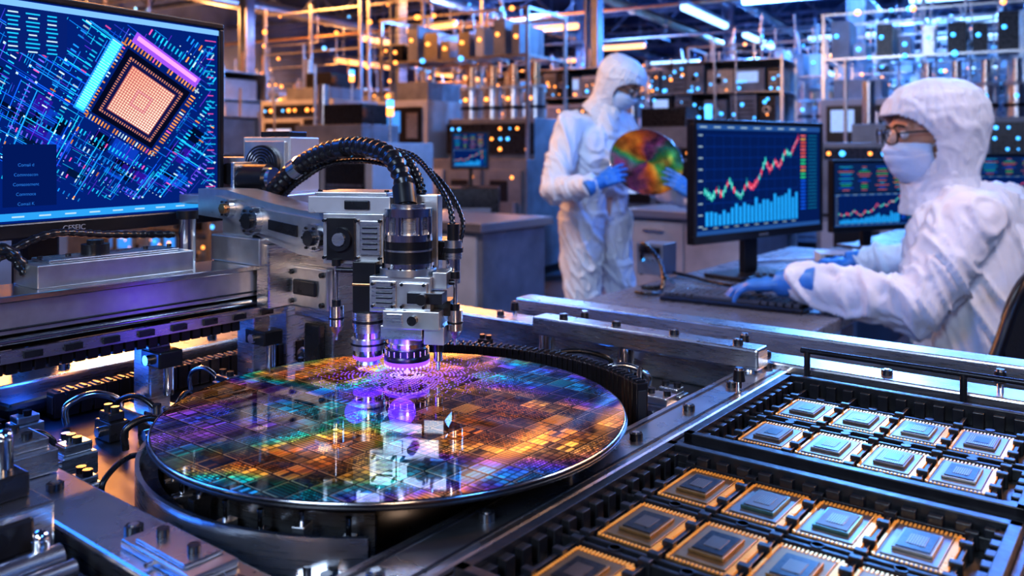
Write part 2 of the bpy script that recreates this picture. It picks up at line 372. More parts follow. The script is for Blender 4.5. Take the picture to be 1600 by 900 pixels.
# ------------------------------------------------------------------ background equipment prototypes
def proto_cabinet(loc,w,d,h,bm,scr,warm):
    M=Matrix.Translation(loc)@Matrix.Rotation(D(-30),4,'Z')
    r=empty('equipment_cabinet',loc,'%s process equipment cabinet with glowing panel and doors'%('white' if bm is WHT else 'grey'),'cabinet','process equipment')
    b=MB(M); b.bx(-w/2,w/2,-d/2,d/2,.08,h,bm)
    b.bx(-w/2+.05,w/2-.05,-d/2+.05,d/2-.05,0,.08,BLKM)
    b.bx(-w*.3,w*.3,-d*.3,d*.3,h,h+.15,GREY); b.bx(-w*.1,w*.25,-d*.2,d*.2,h+.15,h+.32,DARKM)
    b.cyl((-w*.22,0,h+.15),(-w*.22,0,h+.5),.05,STEEL); b.cyl((-w*.38,.1,h),(-w*.38,.1,h+.7),.015,STEEL)
    b.bx(-w/2-.004,w/2+.004,-d/2-.006,-d/2,h*.55,h*.57,DARKM); fin(b,'body',r,bev=.01)
    for e in(-1,1):
        b=MB(M); b.bx(e*w/4-w*.22,e*w/4+w*.22,-d/2-.02,-d/2,.14,h*.52,GREY if bm is WHT else WHT)
        b.bx(e*w*.04-.012,e*w*.04+.012,-d/2-.045,-d/2-.02,h*.28,h*.4,DARKM); b.bx(e*w/4-w*.14,e*w/4+w*.14,-d/2-.024,-d/2-.02,h*.34,h*.48,BLK); fin(b,'door',r,bev=.006)
    b=MB(M); b.bx(-w*.42,w*.05,-d/2-.03,-d/2,h*.6,h*.86,BLK); b.bx(-w*.38,-w*.05,-d/2-.035,-d/2-.03,h*.66,h*.82,scr); fin(b,'screen',r)
    b=MB(M); b.bx(w*.10,w*.44,-d/2-.004,-d/2,h*.59,h*.88,DARKM)
    for i in range(7): b.bx(w*.12,w*.42,-d/2-.012,-d/2-.004,h*.6+i*.03,h*.6+i*.03+.012,STEEL)
    fin(b,'vent',r)
    lm=ORS if warm else BLS
    b=MB(M); b.bx(-w*.45,w*.45,-d/2-.02,-d/2,h*.90,h*.97,DARKM)
    for i in range(11): 
        if i%4!=2: b.ell((-w*.42+i*w*.084,-d/2-.02,h*.935),.014+.008*((i*5)%3)/2,lm if (i*7)%3 else BLS if warm else ORS,nu=8,nv=6)
    fin(b,'indicator_panel',r)
    b=MB(M); b.vc(w*.38,0,h,h+.22,.012,STEEL,seg=8)
    b.vc(w*.38,0,h+.22,h+.29,.03,lm,seg=10); b.vc(w*.38,0,h+.29,h+.35,.03,BLS,seg=10); b.vc(w*.38,0,h+.35,h+.36,.032,BLK,seg=10); fin(b,'signal_lamp',r)
    return r
def proto_tool(loc,warm,seed):
    rr=random.Random(seed); M=Matrix.Translation(loc)@Matrix.Rotation(D(-30),4,'Z')
    r=empty('process_tool',loc,'large white process machine with chambers, window and pipes on top','machine','process machines')
    lm=ORS if warm else BLS
    b=MB(M); b.bx(-.9,.9,-.45,.45,.1,1.15,GREY); b.bx(-.85,.85,-.4,.4,0,.1,BLKM); b.bx(-.9,-.25,-.45,.45,1.15,1.75,WHT); b.bx(-.1,.9,-.3,.45,1.15,1.55,GREY)
    b.bx(-.8,-.35,-.3,.3,1.75,1.95,GREY); b.bx(-.9,-.25,-.455,-.45,1.22,1.25,DARKM); fin(b,'body',r,bev=.012)
    for x in(-.7,-.25,.2,.65):
        b=MB(M); b.bx(x-.2,x+.2,-.47,-.45,.18,1.05,WHT if x<0 else GREY); b.bx(x+.12,x+.15,-.5,-.47,.5,.75,STEEL); b.bx(x-.15,x+.05,-.475,-.47,.75,.95,BLK); b.ell((x+.1,-.475,.98),.016,lm,nu=8,nv=6); fin(b,'door',r,bev=.004)
    b=MB(M); b.bx(-.84,-.32,-.47,-.45,1.3,1.68,BLK); b.bx(-.80,-.58,-.475,-.47,1.42,1.64,SCR if warm else SCRW); b.bx(-.5,-.36,-.475,-.47,1.36,1.62,STEEL); fin(b,'window',r)
    for i,x in enumerate((.05,.3,.55,.8)):
        b=MB(M); b.vc(x,-.1,1.55,1.85,.10,STEEL); b.vc(x,-.1,1.85,1.88,.12,WHT); b.vc(x,-.1,1.88,2.1,.045,PIPEO if warm else STEEL); b.vc(x,-.1,1.65,1.68,.11,DARKM); b.ell((x,-.21,1.75),.020,lm,nu=8,nv=6); fin(b,'chamber',r)
    b=MB(M)
    for x in(-.88,.88):
        for y in(-.4,.4): b.bx(x-.015,x+.015,y-.015,y+.015,1.15,2.6,STEEL)
    for z in(2.15,2.6):
        for y in(-.4,.4): b.bx(-.9,.9,y-.012,y+.012,z-.012,z+.012,STEEL)
        for x in(-.88,.88): b.bx(x-.012,x+.012,-.4,.4,z-.012,z+.012,STEEL)
    for k in range(8): 
        x=-.82+k*.21; h=rr.uniform(.12,.40); b.bx(x,x+rr.uniform(.08,.18),-.3,.2,2.16,2.16+h,rr.choice([GREY,WHT,DARKM,STEEL])); b.ell((x+.05,-.31,2.16+h*.6),.02,lm,nu=8,nv=6)
    for k in range(8):
        x=rr.uniform(-.85,.85); b.ell((x,-.415,rr.choice([2.15,2.6])),rr.uniform(.014,.028),lm if k%3 else (BLS if warm else ORS),nu=8,nv=6)
    fin(b,'upper_frame',r)
    for q in range(7):
        x=rr.uniform(-.8,.8); b=MB(M); z=rr.uniform(2.0,2.6); x2=rr.uniform(-.8,.8)
        b.tube([(x,.2,1.5),(x,.2,z-.1),(x+(.08 if x2>x else -.08),.2,z),(x2,.2,z+.02),(x2,.2,z+.5)],rr.uniform(.008,.018),PIPEO if warm and q<3 else STEEL,seg=8); fin(b,'pipe',r)
    b=MB(M); b.bx(-.1,.9,-.33,-.30,1.2,1.5,DARKM)
    for i in range(10):
        for j in range(3): 
            if rr.random()<.6: b.ell((-.03+i*.095+rr.uniform(-.02,.02),-.335,1.25+j*.1),rr.uniform(.008,.020),lm if rr.random()<.8 else (BLS if warm else ORS),nu=8,nv=6)
    fin(b,'indicator_panel',r)
    return r
def proto_rack(loc,w,d,h,n,warm,seed):
    rr=random.Random(seed); M=Matrix.Translation(loc)@Matrix.Rotation(D(-30),4,'Z')
    r=empty('equipment_rack',loc,'open steel rack with instruments, pipes and %s indicator lights'%('amber' if warm else 'blue'),'rack','open equipment racks')
    b=MB(M); fm=STEEL
    for i in(-1,1):
        for j in(-1,1): b.bx(i*w/2-.014,i*w/2+.014,j*d/2-.014,j*d/2+.014,0,h,fm)
    for k in range(n+1):
        z=.15+(h-.2)*k/n
        b.bx(-w/2,w/2,-d/2,d/2,z-.005,z+.005,fm)
    b.bx(-w/2,w/2,d/2-.01,d/2,.15,h-.05,GREY)
    fin(b,'frame',r)
    lm=ORS if warm else BLS
    for k in range(n):
        z=.15+(h-.2)*k/n+.006; hh=(h-.2)/n
        x=-w/2+.02
        while x<w/2-.14:
            ww=min(rr.uniform(.10,.34),w/2-.03-x); bh=hh*rr.uniform(.7,.98); bd=d*rr.uniform(.7,.98)
            b=MB(M); bm=rr.choice([GREY,WHT,WHT,GREY,DARKM,STEEL]); b.bx(x,x+ww,-bd/2,bd/2,z,z+bh,bm)
            y=-bd/2-.004; q=rr.random()
            if q<.22: b.bx(x+ww*.12,x+ww*.8,y-.004,y+.005,z+bh*.4,z+bh*.88,rr.choice([SCR,SCRW,SCR]))
            elif q<.7:
                for t in range(5): b.bx(x+ww*.1,x+ww*.9,y-.004,y+.005,z+bh*(.15+.15*t),z+bh*(.15+.15*t)+.012,BLK if bm in(WHT,GREY,STEEL) else STEEL)
            else:
                b.cyl((x+ww*.5,y-.04,z+bh*.5),(x+ww*.5,y+.01,z+bh*.5),min(bh,ww)*.22,STEEL,seg=14); b.cyl((x+ww*.5,y-.05,z+bh*.5),(x+ww*.5,y-.03,z+bh*.5),min(bh,ww)*.14,DARKM,seg=14)
            for t in range(rr.randint(2,6)):
                b.ell((x+rr.uniform(.08,.92)*ww,y,z+rr.uniform(.08,.92)*bh),rr.uniform(.008,.020),lm if rr.random()<.75 else (BLS if warm else ORS),nu=8,nv=6)
            fin(b,'instrument',r,bev=.004); x+=ww+rr.uniform(.01,.03)
    for q in range(3):
        b=MB(M); x=rr.uniform(-w/2,w/2); y=rr.choice([d/2+.05,-d/2-.04]); z0=rr.uniform(.3,h*.6); x2=x+rr.uniform(-.3,.3)
        b.tube([(x,y,.1),(x,y,z0),(x2,y+.02,z0+.3),(x2,y+.02,h+rr.uniform(.1,.4))],rr.uniform(.008,.014),PIPEO if warm and q<2 else STEEL,seg=8); fin(b,'pipe',r)
    return r
def proto_gate(loc,w,h,warm,seed):
    rr=random.Random(seed); M=Matrix.Translation(loc)@Matrix.Rotation(D(-30),4,'Z')
    r=empty('pipe_frame',loc,'tall steel service frame carrying pipes and small lamps','frame','overhead service frames')
    b=MB(M)
    for x in(-w/2,0,w/2): b.bx(x-.02,x+.02,-.02,.02,0,h,STEEL)
    for z in (h-.1,h-.7,h*.5): b.bx(-w/2,w/2,-.015,.015,z-.012,z+.012,STEEL)
    for x in(-w/4,w/4): b.bx(x-.16,x+.16,.03,.25,h*.5,h*.5+.35,WHT if x<0 else GREY)
    fin(b,'frame',r)
    for k in range(5):
        z=h*.42+k*h*.10+.03; b=MB(M); y=-.07; x1=rr.uniform(-w/2,0);x2=rr.uniform(.1,w/2)
        b.tube([(x1,y,z-.5),(x1,y,z-.05),(x1+.06,y,z),(x2-.06,y,z),(x2,y,z+.05),(x2,y,z+.4)],rr.uniform(.006,.012),PIPEO if k<(3 if warm else 1) else STEEL,seg=8); fin(b,'pipe',r)
    pts=[]
    for k in range(26): pts.append(((-w/2 if k%2 else w/2)*rr.uniform(.1,1),-.10,h*.18+k*h*.031))
    b=MB(M); b.tube(pts,.004,BLKM,seg=5,sub=2)
    for k,p in enumerate(pts): b.ell(p,rr.uniform(.014,.034),(ORS if warm else BLS) if k%4 else (BLS if warm else ORS),nu=8,nv=6)
    fin(b,'pilot_lamp_string',r)
    return r
def w2(X,Y): return Vector((X,Y,0))
protos={}
def equip(kind,warm,X,Y):
    key=(kind,warm)
    if kind in('rackt','rack','tool') : key=(kind,warm,R.randint(0,1))
    if key in protos: return clone(protos[key],w2(X,Y)-WL[protos[key].name])
    loc=w2(X,Y)
    if kind=='cab': r=proto_cabinet(loc,1.2,.8,1.3,WHT if warm else GREY,SCR if warm else SCRW,warm)
    elif kind=='cabt': r=proto_cabinet(loc,1.1,.9,1.8,WHT,SCRW if warm else SCR,warm)
    elif kind=='tool': r=proto_tool(loc,warm,2+warm+key[2]*5)
    elif kind=='rack': r=proto_rack(loc,1.4,.6,1.6,4,warm,5+warm+key[2]*10)
    elif kind=='rackt': r=proto_rack(loc,1.5,.7,2.25,6,warm,8+warm+key[2]*10)
    else: r=proto_gate(loc,1.9,3.4,warm,3+warm)
    protos[key]=r; return r
for j in range(14):
    for i in range(12):
        x=-15+2.05*i; y=3.5+1.95*j
        X=.866*x+.5*y; Y=-.5*x+.866*y
        if Y<6.3 or Y>22 or abs(X/Y)>.68: continue
        warm=1 if (X/Y<.12 and R.random()<.85) or R.random()<.2 else 0
        q=R.random()
        if Y<8.2: kind='rack' if q<.35 else 'cab' if q<.9 else None
        elif Y<13: kind='rackt' if q<.12 else 'rack' if q<.2 else 'tool' if q<.72 else 'cabt' if q<.80 else 'gate' if q<.96 else None
        else: kind='rackt' if q<.2 else 'tool' if q<.68 else 'gate' if q<.94 else 'cabt'
        if kind: equip(kind,warm,X,Y)
def counter(X,Y,w,lab):
    M=Matrix.Translation((X,Y,0))@MF; r=empty('work_counter',(X,Y,0),lab,'counter')
    b=MB(M); b.bx(-w/2,w/2,-.35,.35,.78,.83,SATIN); fin(b,'worktop',r,bev=.004)
    b=MB(M); b.bx(-w/2+.03,w/2-.03,-.3,.3,.08,.78,GREY); b.bx(-w/2+.06,w/2-.06,-.27,.27,0,.08,BLKM); fin(b,'body',r)
    n=int(w/.5)
    for i in range(n):
        x=-w/2+.05+(w-.1)*(i+.5)/n; b=MB(M); b.bx(x-.22,x+.22,-.32,-.3,.12,.75,WHT); b.bx(x-.08,x+.08,-.34,-.32,.68,.70,STEEL); fin(b,'door',r,bev=.004)
counter(-.55,5.45,1.5,'long grey metal work counter with cupboard doors')
counter(1.35,5.9,1.0,'short grey metal work counter beside the standing person')
# ------------------------------------------------------------------ monitors
class Gfx:
    def __init__(s,M): s.b=MB(M); s.z=.0006
    def q(s,x,y,w,h,c,rot=0,k=1,z=None):
        a=math.cos(rot);b=math.sin(rot); zz=s.z if z is None else z
        vs=[(x+a*i*w/2-b*j*h/2,y+b*i*w/2+a*j*h/2,zz) for i,j in((-1,-1),(1,-1),(1,1),(-1,1))]
        s.b.add(vs,[(0,1,2,3)],DISP,col=tuple(v*k for v in c))
    def line(s,x0,y0,x1,y1,t,c,k=1):
        s.q((x0+x1)/2,(y0+y1)/2,math.hypot(x1-x0,y1-y0),t,c,math.atan2(y1-y0,x1-x0),k)
    def up(s): s.z+=.00015
def scrM(c,ang):
    a=D(ang); r=Vector((math.cos(a),math.sin(a),0)); u=Vector((0,0,1)); n=r.cross(u)
    M=Matrix.Identity(4)
    for i in range(3): M[i][0]=r[i];M[i][1]=u[i];M[i][2]=n[i];M[i][3]=c[i]
    return M
def monitor(c,ang,w,h,gfx,label,basez,bez=.012,chin=.02,brand=None,name='monitor'):
    M=scrM(c,ang); root=empty(name,M@Vector((0,basez-c[2],-.05)),label,'monitor')
    b=MB(M); W2=w/2;H=h/2
    b.bx(-W2,W2,H-bez,H,-.012,.004,BLK);b.bx(-W2,W2,-H,-H+chin,-.012,.004,BLK)
    b.bx(-W2,-W2+bez,-H+chin,H-bez,-.012,.004,BLK);b.bx(W2-bez,W2,-H+chin,H-bez,-.012,.004,BLK)
    b.bx(-W2,W2,-H,H,-.022,-.0122,BLK); b.bx(-W2*.55,W2*.55,-H*.6,H*.6,-.04,-.022,BLKM)
    fin(b,'bezel',root,bev=.0015)
    b=MB(M); b.bx(-W2+bez,W2-bez,-H+chin,H-bez,-.008,-.0005,SCRB); fin(b,'screen',root)
    G=Gfx(M); gfx(G,w-2*bez,h-bez-chin,(chin-bez)/2); fin(G.b,'screen_image',root)
    b=MB(M); by=basez-c[2]
    b.bx(-w*.05,w*.05,by+.01,0,-.062,-.04,BLK); fin(b,'stand_neck',root,bev=.003)
    b=MB(M); b.bx(-w*.2,w*.2,by,by+.012,-.12,.02,BLK); fin(b,'stand_base',root,bev=.004)
    if brand: text(brand,chin*.5,WHTM,M@Matrix.Translation((0,-H+chin*.3,.0045)),'brand_lettering',root)
    return root
CY=(.02,.60,1.0);BL=(.01,.14,.95);OR=(1,.36,.08);PK=(.9,.12,.5);WH=(.6,.85,1)
def gfx_chip(G,w,h,oy):
    q=G.q; q(0,oy,w,h,(.001,.018,.16)); G.up()
    rr=random.Random(4); th=D(-28); cx,cy=.066,.016; ct,st=math.cos(th),math.sin(th)
    X0,X1=-w/2,w/2;Y0,Y1=oy-h/2+.012,oy+h/2-.007
    def R2(x,y):
        s=1+1.6*y; X=(x+.12*y)*s; Y=y*.95*s; return cx+ct*X-st*Y, cy+st*X+ct*Y
    def ok(px,py,m=.002): return X0+m<px<X1-m and Y0+m<py<Y1-m
    def rq(x,y,ww,hh,c,k=1):
        P=[R2(x+i*ww/2,y+j*hh/2) for i,j in((-1,-1),(1,-1),(1,1),(-1,1))]
        if all(ok(*p,.001) for p in P): G.b.add([(p[0],p[1],G.z) for p in P],[(0,1,2,3)],DISP,col=tuple(v*k for v in c))
    for i in range(110):
        x=rr.uniform(-.22,.12);y=rr.uniform(-.12,.12)
        if abs(x)<.05 and abs(y)<.05: continue
        rq(x,y,rr.uniform(.008,.03),rr.uniform(.006,.02),rr.choice([(.005,.05,.42),(.005,.09,.55),(.03,.01,.28),(.0,.005,.03),(0,.01,.05)]))
    G.up()
    for i in range(1300):
        x=round(rr.uniform(-.24,.14)/.0022)*.0022;y=round(rr.uniform(-.13,.13)/.0022)*.0022
        if abs(x)<.043 and abs(y)<.043: continue
        c=rr.choice([BL,BL,(.01,.3,1),CY,(.18,.05,.9),(.05,.06,.6),(.01,.3,.9)]); L=rr.uniform(.006,.026)
        if rr.random()<.5: rq(x,y,L,.0006,c,rr.uniform(.45,1))
        else: rq(x,y,.0006,L,c,rr.uniform(.45,1))
    for k in range(110):
        s=rr.choice([-1,1]); o=rr.uniform(-.15,.15); a=rr.uniform(.043,.06); L=rr.uniform(.03,.10); c=rr.choice([CY,BL,(.02,.35,1)])
        if rr.random()<.5: rq(s*(a+L/2),o,L,.0009,c,1.1); rq(s*(a+L),o,.0022,.0022,WH,1)
        else: rq(o,s*(a+L/2),.0009,L,c,1.1); rq(o,s*(a+L),.0022,.0022,WH,1)
    G.up()
    for rad,sp,c1 in ((.041,.0034,OR),(.060,.0042,CY),(.076,.0048,(.02,.35,1)),(.096,.0055,(.2,.15,1)),(.118,.0055,CY),(.142,.0065,(.02,.35,1)),(.165,.0065,CY)):
        n=int(2*rad/sp)
        for i in range(n+1):
            t=-rad+i*sp
            for s in(-1,1):
                c=c1 if rr.random()<.8 else rr.choice([PK,OR,WH,WH])
                if rr.random()<.85: rq(t,s*rad,.0014,.0055,c,rr.uniform(.5,1.1))
                if rr.random()<.85: rq(s*rad,t,.0055,.0014,c,rr.uniform(.5,1.1))
                if rr.random()<.4: rq(t,s*(rad+.006),.001,.001,WH,.9); rq(s*(rad+.006),t,.001,.001,CY,.9)
    G.up()
    rq(0,0,.072,.072,(.002,.004,.02))
    G.up(); rq(0,0,.062,.062,(.008,.010,.07)); G.up()
    for i in range(24):
        for s in(-1,1): rq(-.0295+i*.00256,s*.0295,.0010,.0026,(.9,.35,.2),.7); rq(s*.0295,-.0295+i*.00256,.0026,.0010,(.9,.35,.2),.7)
    rq(0,0,.050,.050,(.40,.12,.12)); G.up()
    for i in range(19):
        for j in range(19):
            d=max(abs(i-9),abs(j-9)); gx=(i+18-j)/36
            c=(1,.36+.44*gx,.24+.42*gx) if d!=3 else (.8,.35,.38)
            rq(-.0232+i*.00258,-.0232+j*.00258,.00165,.00165,c,1.25)
    G.up()
    rq(-.0475,-.003,.012,.078,(.02,.3,1),.9);rq(.0,.0475,.074,.010,(.35,.10,.9),.9)
    G.up(); rq(-.0475,-.003,.0085,.074,(.05,.65,1),1.3);rq(.0,.0485,.068,.004,(.95,.35,1),1)
    for i in range(28): rq(-.0475,-.036+i*.0026,.0095,.0005,WH,1.3)
    G.up()
    q(-.036,Y0+.026,.044,.050,(.001,.012,.10)); G.up()
    for i in range(26):
        ww=rr.uniform(.006,.014); q(X1-.010,Y1-.006-i*.006,ww,.0010,CY if i%3 else PK,0,.7)
    q(-.03,Y1-.018,.05,.036,(.003,.018,.15)); G.up()
    for i in range(30):
        q(-.05+(i%3)*.016,Y1-.004-(i//3)*.0034,rr.uniform(.006,.013),.0012,CY if i%4 else WH,0,.8)
    q(0,Y1+.003,w,.005,(.2,.45,.9)); q(0,Y0-.007,w,.006,(.03,.3,.7)); G.up()
    for i in range(12): q(X0+.02+i*.022,Y0-.007,.010,.0012,WH,0,.7)
M1=monitor((-.3723,.711,1.277),60.3,.32,.198,gfx_chip,'black desktop monitor showing a glowing blue and orange chip layout',1.0405,bez=.006,chin=.013,brand='CESEIC')
Mm=scrM((-.3723,.711,1.277),60.3)
for i,s in enumerate(['Comaii K','Comnnoce','Comassoment','Comnnoscon','Comaii d']):
    text(s,.0036,TXT,Mm@Matrix.Translation((-.040,-.072+i*.0078,.0032)),'screen_text',M1,0)
def gfx_stock(G,w,h,oy,seed=2,full=True):
    q=G.q; rr=random.Random(seed); q(0,oy,w,h,(.002,.014,.085)); G.up()
    X0=-w/2;Y0=oy-h/2;X1=w/2;Y1=oy+h/2
    q(0,Y1-h*.025,w,h*.05,(.02,.08,.26));q(0,Y0+h*.02,w,h*.04,(.02,.08,.26)); G.up()
    for i in range(9): q(X0+w*(.05+.1*i),Y1-h*.025,w*.05,h*.012,WH,0,.5)
    gx0,gx1=X0+w*.06,X0+w*.80; gy0,gy1=Y0+h*.08,Y1-h*.1
    for i in range(9): q((gx0+gx1)/2,gy0+(gy1-gy0)*i/8,gx1-gx0,h*.003,BL,0,.35)
    for i in range(12): q(gx0+(gx1-gx0)*i/11,(gy0+gy1)/2,h*.003,gy1-gy0,BL,0,.3)
    for i in range(9): q(X0+w*.03,gy0+(gy1-gy0)*i/8,w*.03,h*.012,WH,0,.5)
    for i in range(10): q(gx0+(gx1-gx0)*i/9.5,Y0+h*.06,w*.035,h*.01,WH,0,.4)
    G.up()
    prof=[(0,.38),(.07,.31),(.12,.40),(.17,.33),(.24,.50),(.30,.36),(.36,.30),(.42,.46),(.48,.40),(.56,.52),(.62,.72),(.67,.60),(.73,.70),(.78,.64),(.85,.82),(.91,.78),(1,.98)]
    def f(t):
        for a,b in zip(prof,prof[1:]):
            if a[0]<=t<=b[0]: return a[1]+(b[1]-a[1])*(t-a[0])/(b[0]-a[0])
    N=46; last=None
    for i in range(N):
        t=i/(N-1); y=gy0+(gy1-gy0)*min(.97,max(.05,(f(t)+rr.uniform(-.02,.02)))); x=gx0+(gx1-gx0)*t
        if last: G.line(last[0],last[1],x,y,h*.007,(.65,.8,1),.8)
        last=(x,y)
    G.up()
    for i in range(N):
        t=i/(N-1); y=gy0+(gy1-gy0)*f(t); x=gx0+(gx1-gx0)*t; c=(1,.06,.10) if rr.random()<.5 else (.06,.75,.6)
        q(x,y,w*.009,h*rr.uniform(.02,.07),c); q(x,y,w*.002,h*rr.uniform(.06,.1),c)
    for i in range(24):
        t=(i+.5)/24; hh=(gy1-gy0)*(.08+.28*t*rr.uniform(.6,1.15)+.08*rr.random()); x=gx0+(gx1-gx0)*t
        q(x,gy0+hh/2,(gx1-gx0)/34,hh,(.02,.36,.85),0,.9)
    for i in range(22):
        q(X0+w*.845,Y1-h*(.09+.035*i),w*.045,h*.012,rr.choice([(1,.15,.05),(1,.5,.05),(.05,.8,.3),(1,.2,.15)]) if i<13 else BL,0,.9)
        q(X0+w*.93,Y1-h*(.09+.035*i),w*.08,h*.008,CY,0,.3)
DZ=.86
monitor((.762,2.56,1.158),39.2,.664,.354,gfx_stock,'large black monitor showing a rising stock chart with blue bars',DZ,bez=.014,chin=.024,brand='RAHHED')
def gfx_list(G,w,h,oy):
    gfx_stock(G,w,h*.5,oy-h*.24,9); rr=random.Random(3)
    G.q(0,oy+h*.26,w,h*.46,(.005,.02,.08)); G.up()
    for i in range(11):
        for j in range(4): G.q(-w*.36+j*w*.22,oy+h*.07+i*h*.036,w*rr.uniform(.05,.19),h*.013,rr.choice([CY,(.05,.7,.2),(1,.4,.05),BL,(.8,.2,.2)]),0,.5)
monitor((1.425,3.30,1.07),24,.45,.277,gfx_list,'black monitor with tables and a small chart',DZ,bez=.010,chin=.018)
monitor((2.19,3.62,1.13),5,.42,.20,gfx_list,'small black monitor with a dim blue chart',DZ,bez=.010,chin=.016)
monitor((-.33,6.6,1.24),-6,.30,.30,gfx_list,'black equipment monitor with teal readouts on a grey pedestal cabinet',.95,bez=.012,chin=.02)
b=MB(); b.bx(-.58,-.10,6.45,6.95,.06,.95,DARKM); b.bx(-.55,-.13,6.48,6.92,0,.06,BLK); b.bx(-.52,-.16,6.43,6.45,.2,.8,GREY); fin(b,'pedestal_cabinet',None,'dark grey pedestal cabinet carrying an equipment monitor','cabinet',bev=.006)
# ------------------------------------------------------------------ desk
def desk(v0,v1,u0,u1,lab):
    b0=MF@Vector(((v0+v1)/2,(u0+u1)/2,0)); r=empty('desk',b0,lab,'desk')
    b=MB(MF); b.bx(v0,v1,u0,u1,DZ-.03,DZ-.0005,DESKM); fin(b,'desktop',r,bev=.004)
    b=MB(MF); b.bx(v0,v1-.02,u0-.004,u0-.001,DZ-.05,DZ+.004,SATIN); fin(b,'edge_trim',r)
    for a in(v0+.05,v1-.05):
        for c in (u0+.06,u1-.06):
            b=MB(MF); b.bx(a-.025,a+.025,c-.025,c+.025,0,DZ-.03,SATIN); fin(b,'leg',r,bev=.003)
    b=MB(MF); b.bx(v0+.02,v0+.04,u0+.1,u1-.1,.35,DZ-.04,GREY); fin(b,'back_panel',r)
desk(-1.2,-.6,1.80,3.35,'grey laminate workstation desk carrying monitors and keyboards')
desk(-1.05,-.2,3.38,4.4,'grey laminate desk in the row behind the workstation')
def keyboard(c,w,d,rz,lab):
    M=Matrix.Translation(c)@Matrix.Rotation(rz,4,'Z'); r=empty('keyboard',c,lab,'keyboard')
    b=MB(M); b.prism([(-w/2,0),(w/2,0),(w/2,.012),(-w/2,.012)],-d/2,d/2,BLK); fin(b,'case',r,bev=.003)
    b=MB(M); nx=int(w/.0195)
    for i in range(nx):
        for j in range(5):
            if j==0 and 3<i<nx-5: continue
            ww=.0145; y0=-d/2+.01+j*(d-.02)/5
            b.bx(-w/2+.008+i*(w-.012)/nx,-w/2+.008+i*(w-.012)/nx+ww,y0,y0+(d-.02)/5*.74,.012,.021,KEYM)
    b.bx(-w/2+.008+4*(w-.012)/nx,-w/2+.004+(nx-5)*(w-.012)/nx,-d/2+.01,-d/2+.01+(d-.02)/5*.74,.012,.021,KEYM)
    fin(b,'keys',r,bev=.001)
keyboard((.572,2.14,DZ),.36,.15,D(-33),'black keyboard under the gloved hand')
keyboard((.90,2.52,DZ),.34,.13,D(-20),'black keyboard beneath the second gloved hand')
def smallbox(c,w,d,h,rz,lab,mt=DARKM,name='control_box'):
    M=Matrix.Translation(c)@Matrix.Rotation(rz,4,'Z'); r=empty(name,c,lab,'electronics')
    b=MB(M); b.bx(-w/2,w/2,-d/2,d/2,.004,h,mt)
    for i in(-1,1):
        for j in(-1,1): b.vc(i*w*.38,j*d*.38,0,.006,.006,BLKM,seg=8)
    for i in range(3): b.cyl((-w*.25+i*w*.2,-d/2-.006,h*.5),(-w*.25+i*w*.2,-d/2,h*.5),.004,STEEL if i else BLS,seg=8)
    fin(b,'housing',r,bev=.003)
    b=MB(M); b.bx(-w*.4,w*.4,-d/2-.003,-d/2,h*.7,h*.9,BLK); fin(b,'label_plate',r)
smallbox((.45,2.62,DZ),.09,.09,.10,D(-38),'grey control box with connectors on the desk',GREY)
smallbox((1.12,2.86,DZ),.16,.12,.04,D(-10),'pale equipment box between the monitors',WHT)
def cable(pts,r,lab,mt=RUB,name='cable',parent=None,rib=0,ribn=0,cat='cable'):
    b=MB(); b.tube(pts,r,mt,seg=10,rib=rib,ribn=ribn)
    return fin(b,name,parent,None if parent else lab,None if parent else cat)
cable([(.50,2.60,.868),(.54,2.52,.868),(.57,2.44,.867),(.62,2.36,.867),(.72,2.33,.867),(.80,2.37,.867)],.005,'black cable lying across the desk')
cable([(.40,2.60,.91),(.39,2.5,.97),(.43,2.44,.92),(.42,2.36,.868),(.36,2.33,.868)],.006,'black looped cable on the desk')
cable([(.46,2.40,.868),(.42,2.30,.90),(.40,2.26,.868),(.36,2.22,.868),(.33,2.25,.868)],.005,'thin black cable curling on the desk')
cable([(.80,2.86,.867),(.90,2.90,.867),(1.0,2.93,.867),(1.1,2.97,.867),(1.2,3.08,.867)],.005,'grey cable behind the monitor',WHTM)
# ------------------------------------------------------------------ people
def blobmesh(mb,vox,sm=6,wr=0.,ws=9.):
    me=mb.mesh('blob'); ob=bpy.data.objects.new('tmpb',me); COL.objects.link(ob)
    md=ob.modifiers.new('r','REMESH'); md.mode='VOXEL'; md.voxel_size=vox; md.use_smooth_shade=True
    md=ob.modifiers.new('s','SMOOTH'); md.factor=.5; md.iterations=sm
    bpy.context.view_layer.update()
    out=bpy.data.meshes.new_from_object(ob.evaluated_get(bpy.context.evaluated_depsgraph_get())); bpy.data.objects.remove(ob)
    out.materials.clear(); out.materials.append(mb.mats[0])
    for p in out.polygons: p.use_smooth=True; p.material_index=0
    if wr:
        ns=[v.normal.copy() for v in out.vertices]
        for v,n in zip(out.vertices,ns):
            p=v.co; q=Vector((p.x*1.3+p.z*.55,p.y*1.3-p.z*.4,p.z*.45))*ws; w=noise.noise_vector(q*.5)*.8; q2=q+w
            a1=abs(noise.noise(q2)); a2=abs(noise.noise(q2*1.8+Vector((9,3,1)))); a3=abs(noise.noise(q2*3.3+Vector((1,7,5))))
            r1=max(0,1-a1*7); r2=max(0,1-a2*6); r3=max(0,1-a3*5)
            v.co=p+n*wr*(r1*.9+r2*.55+r3*.25+noise.noise(q*.8)*.2-.33)
    out.update(); return out
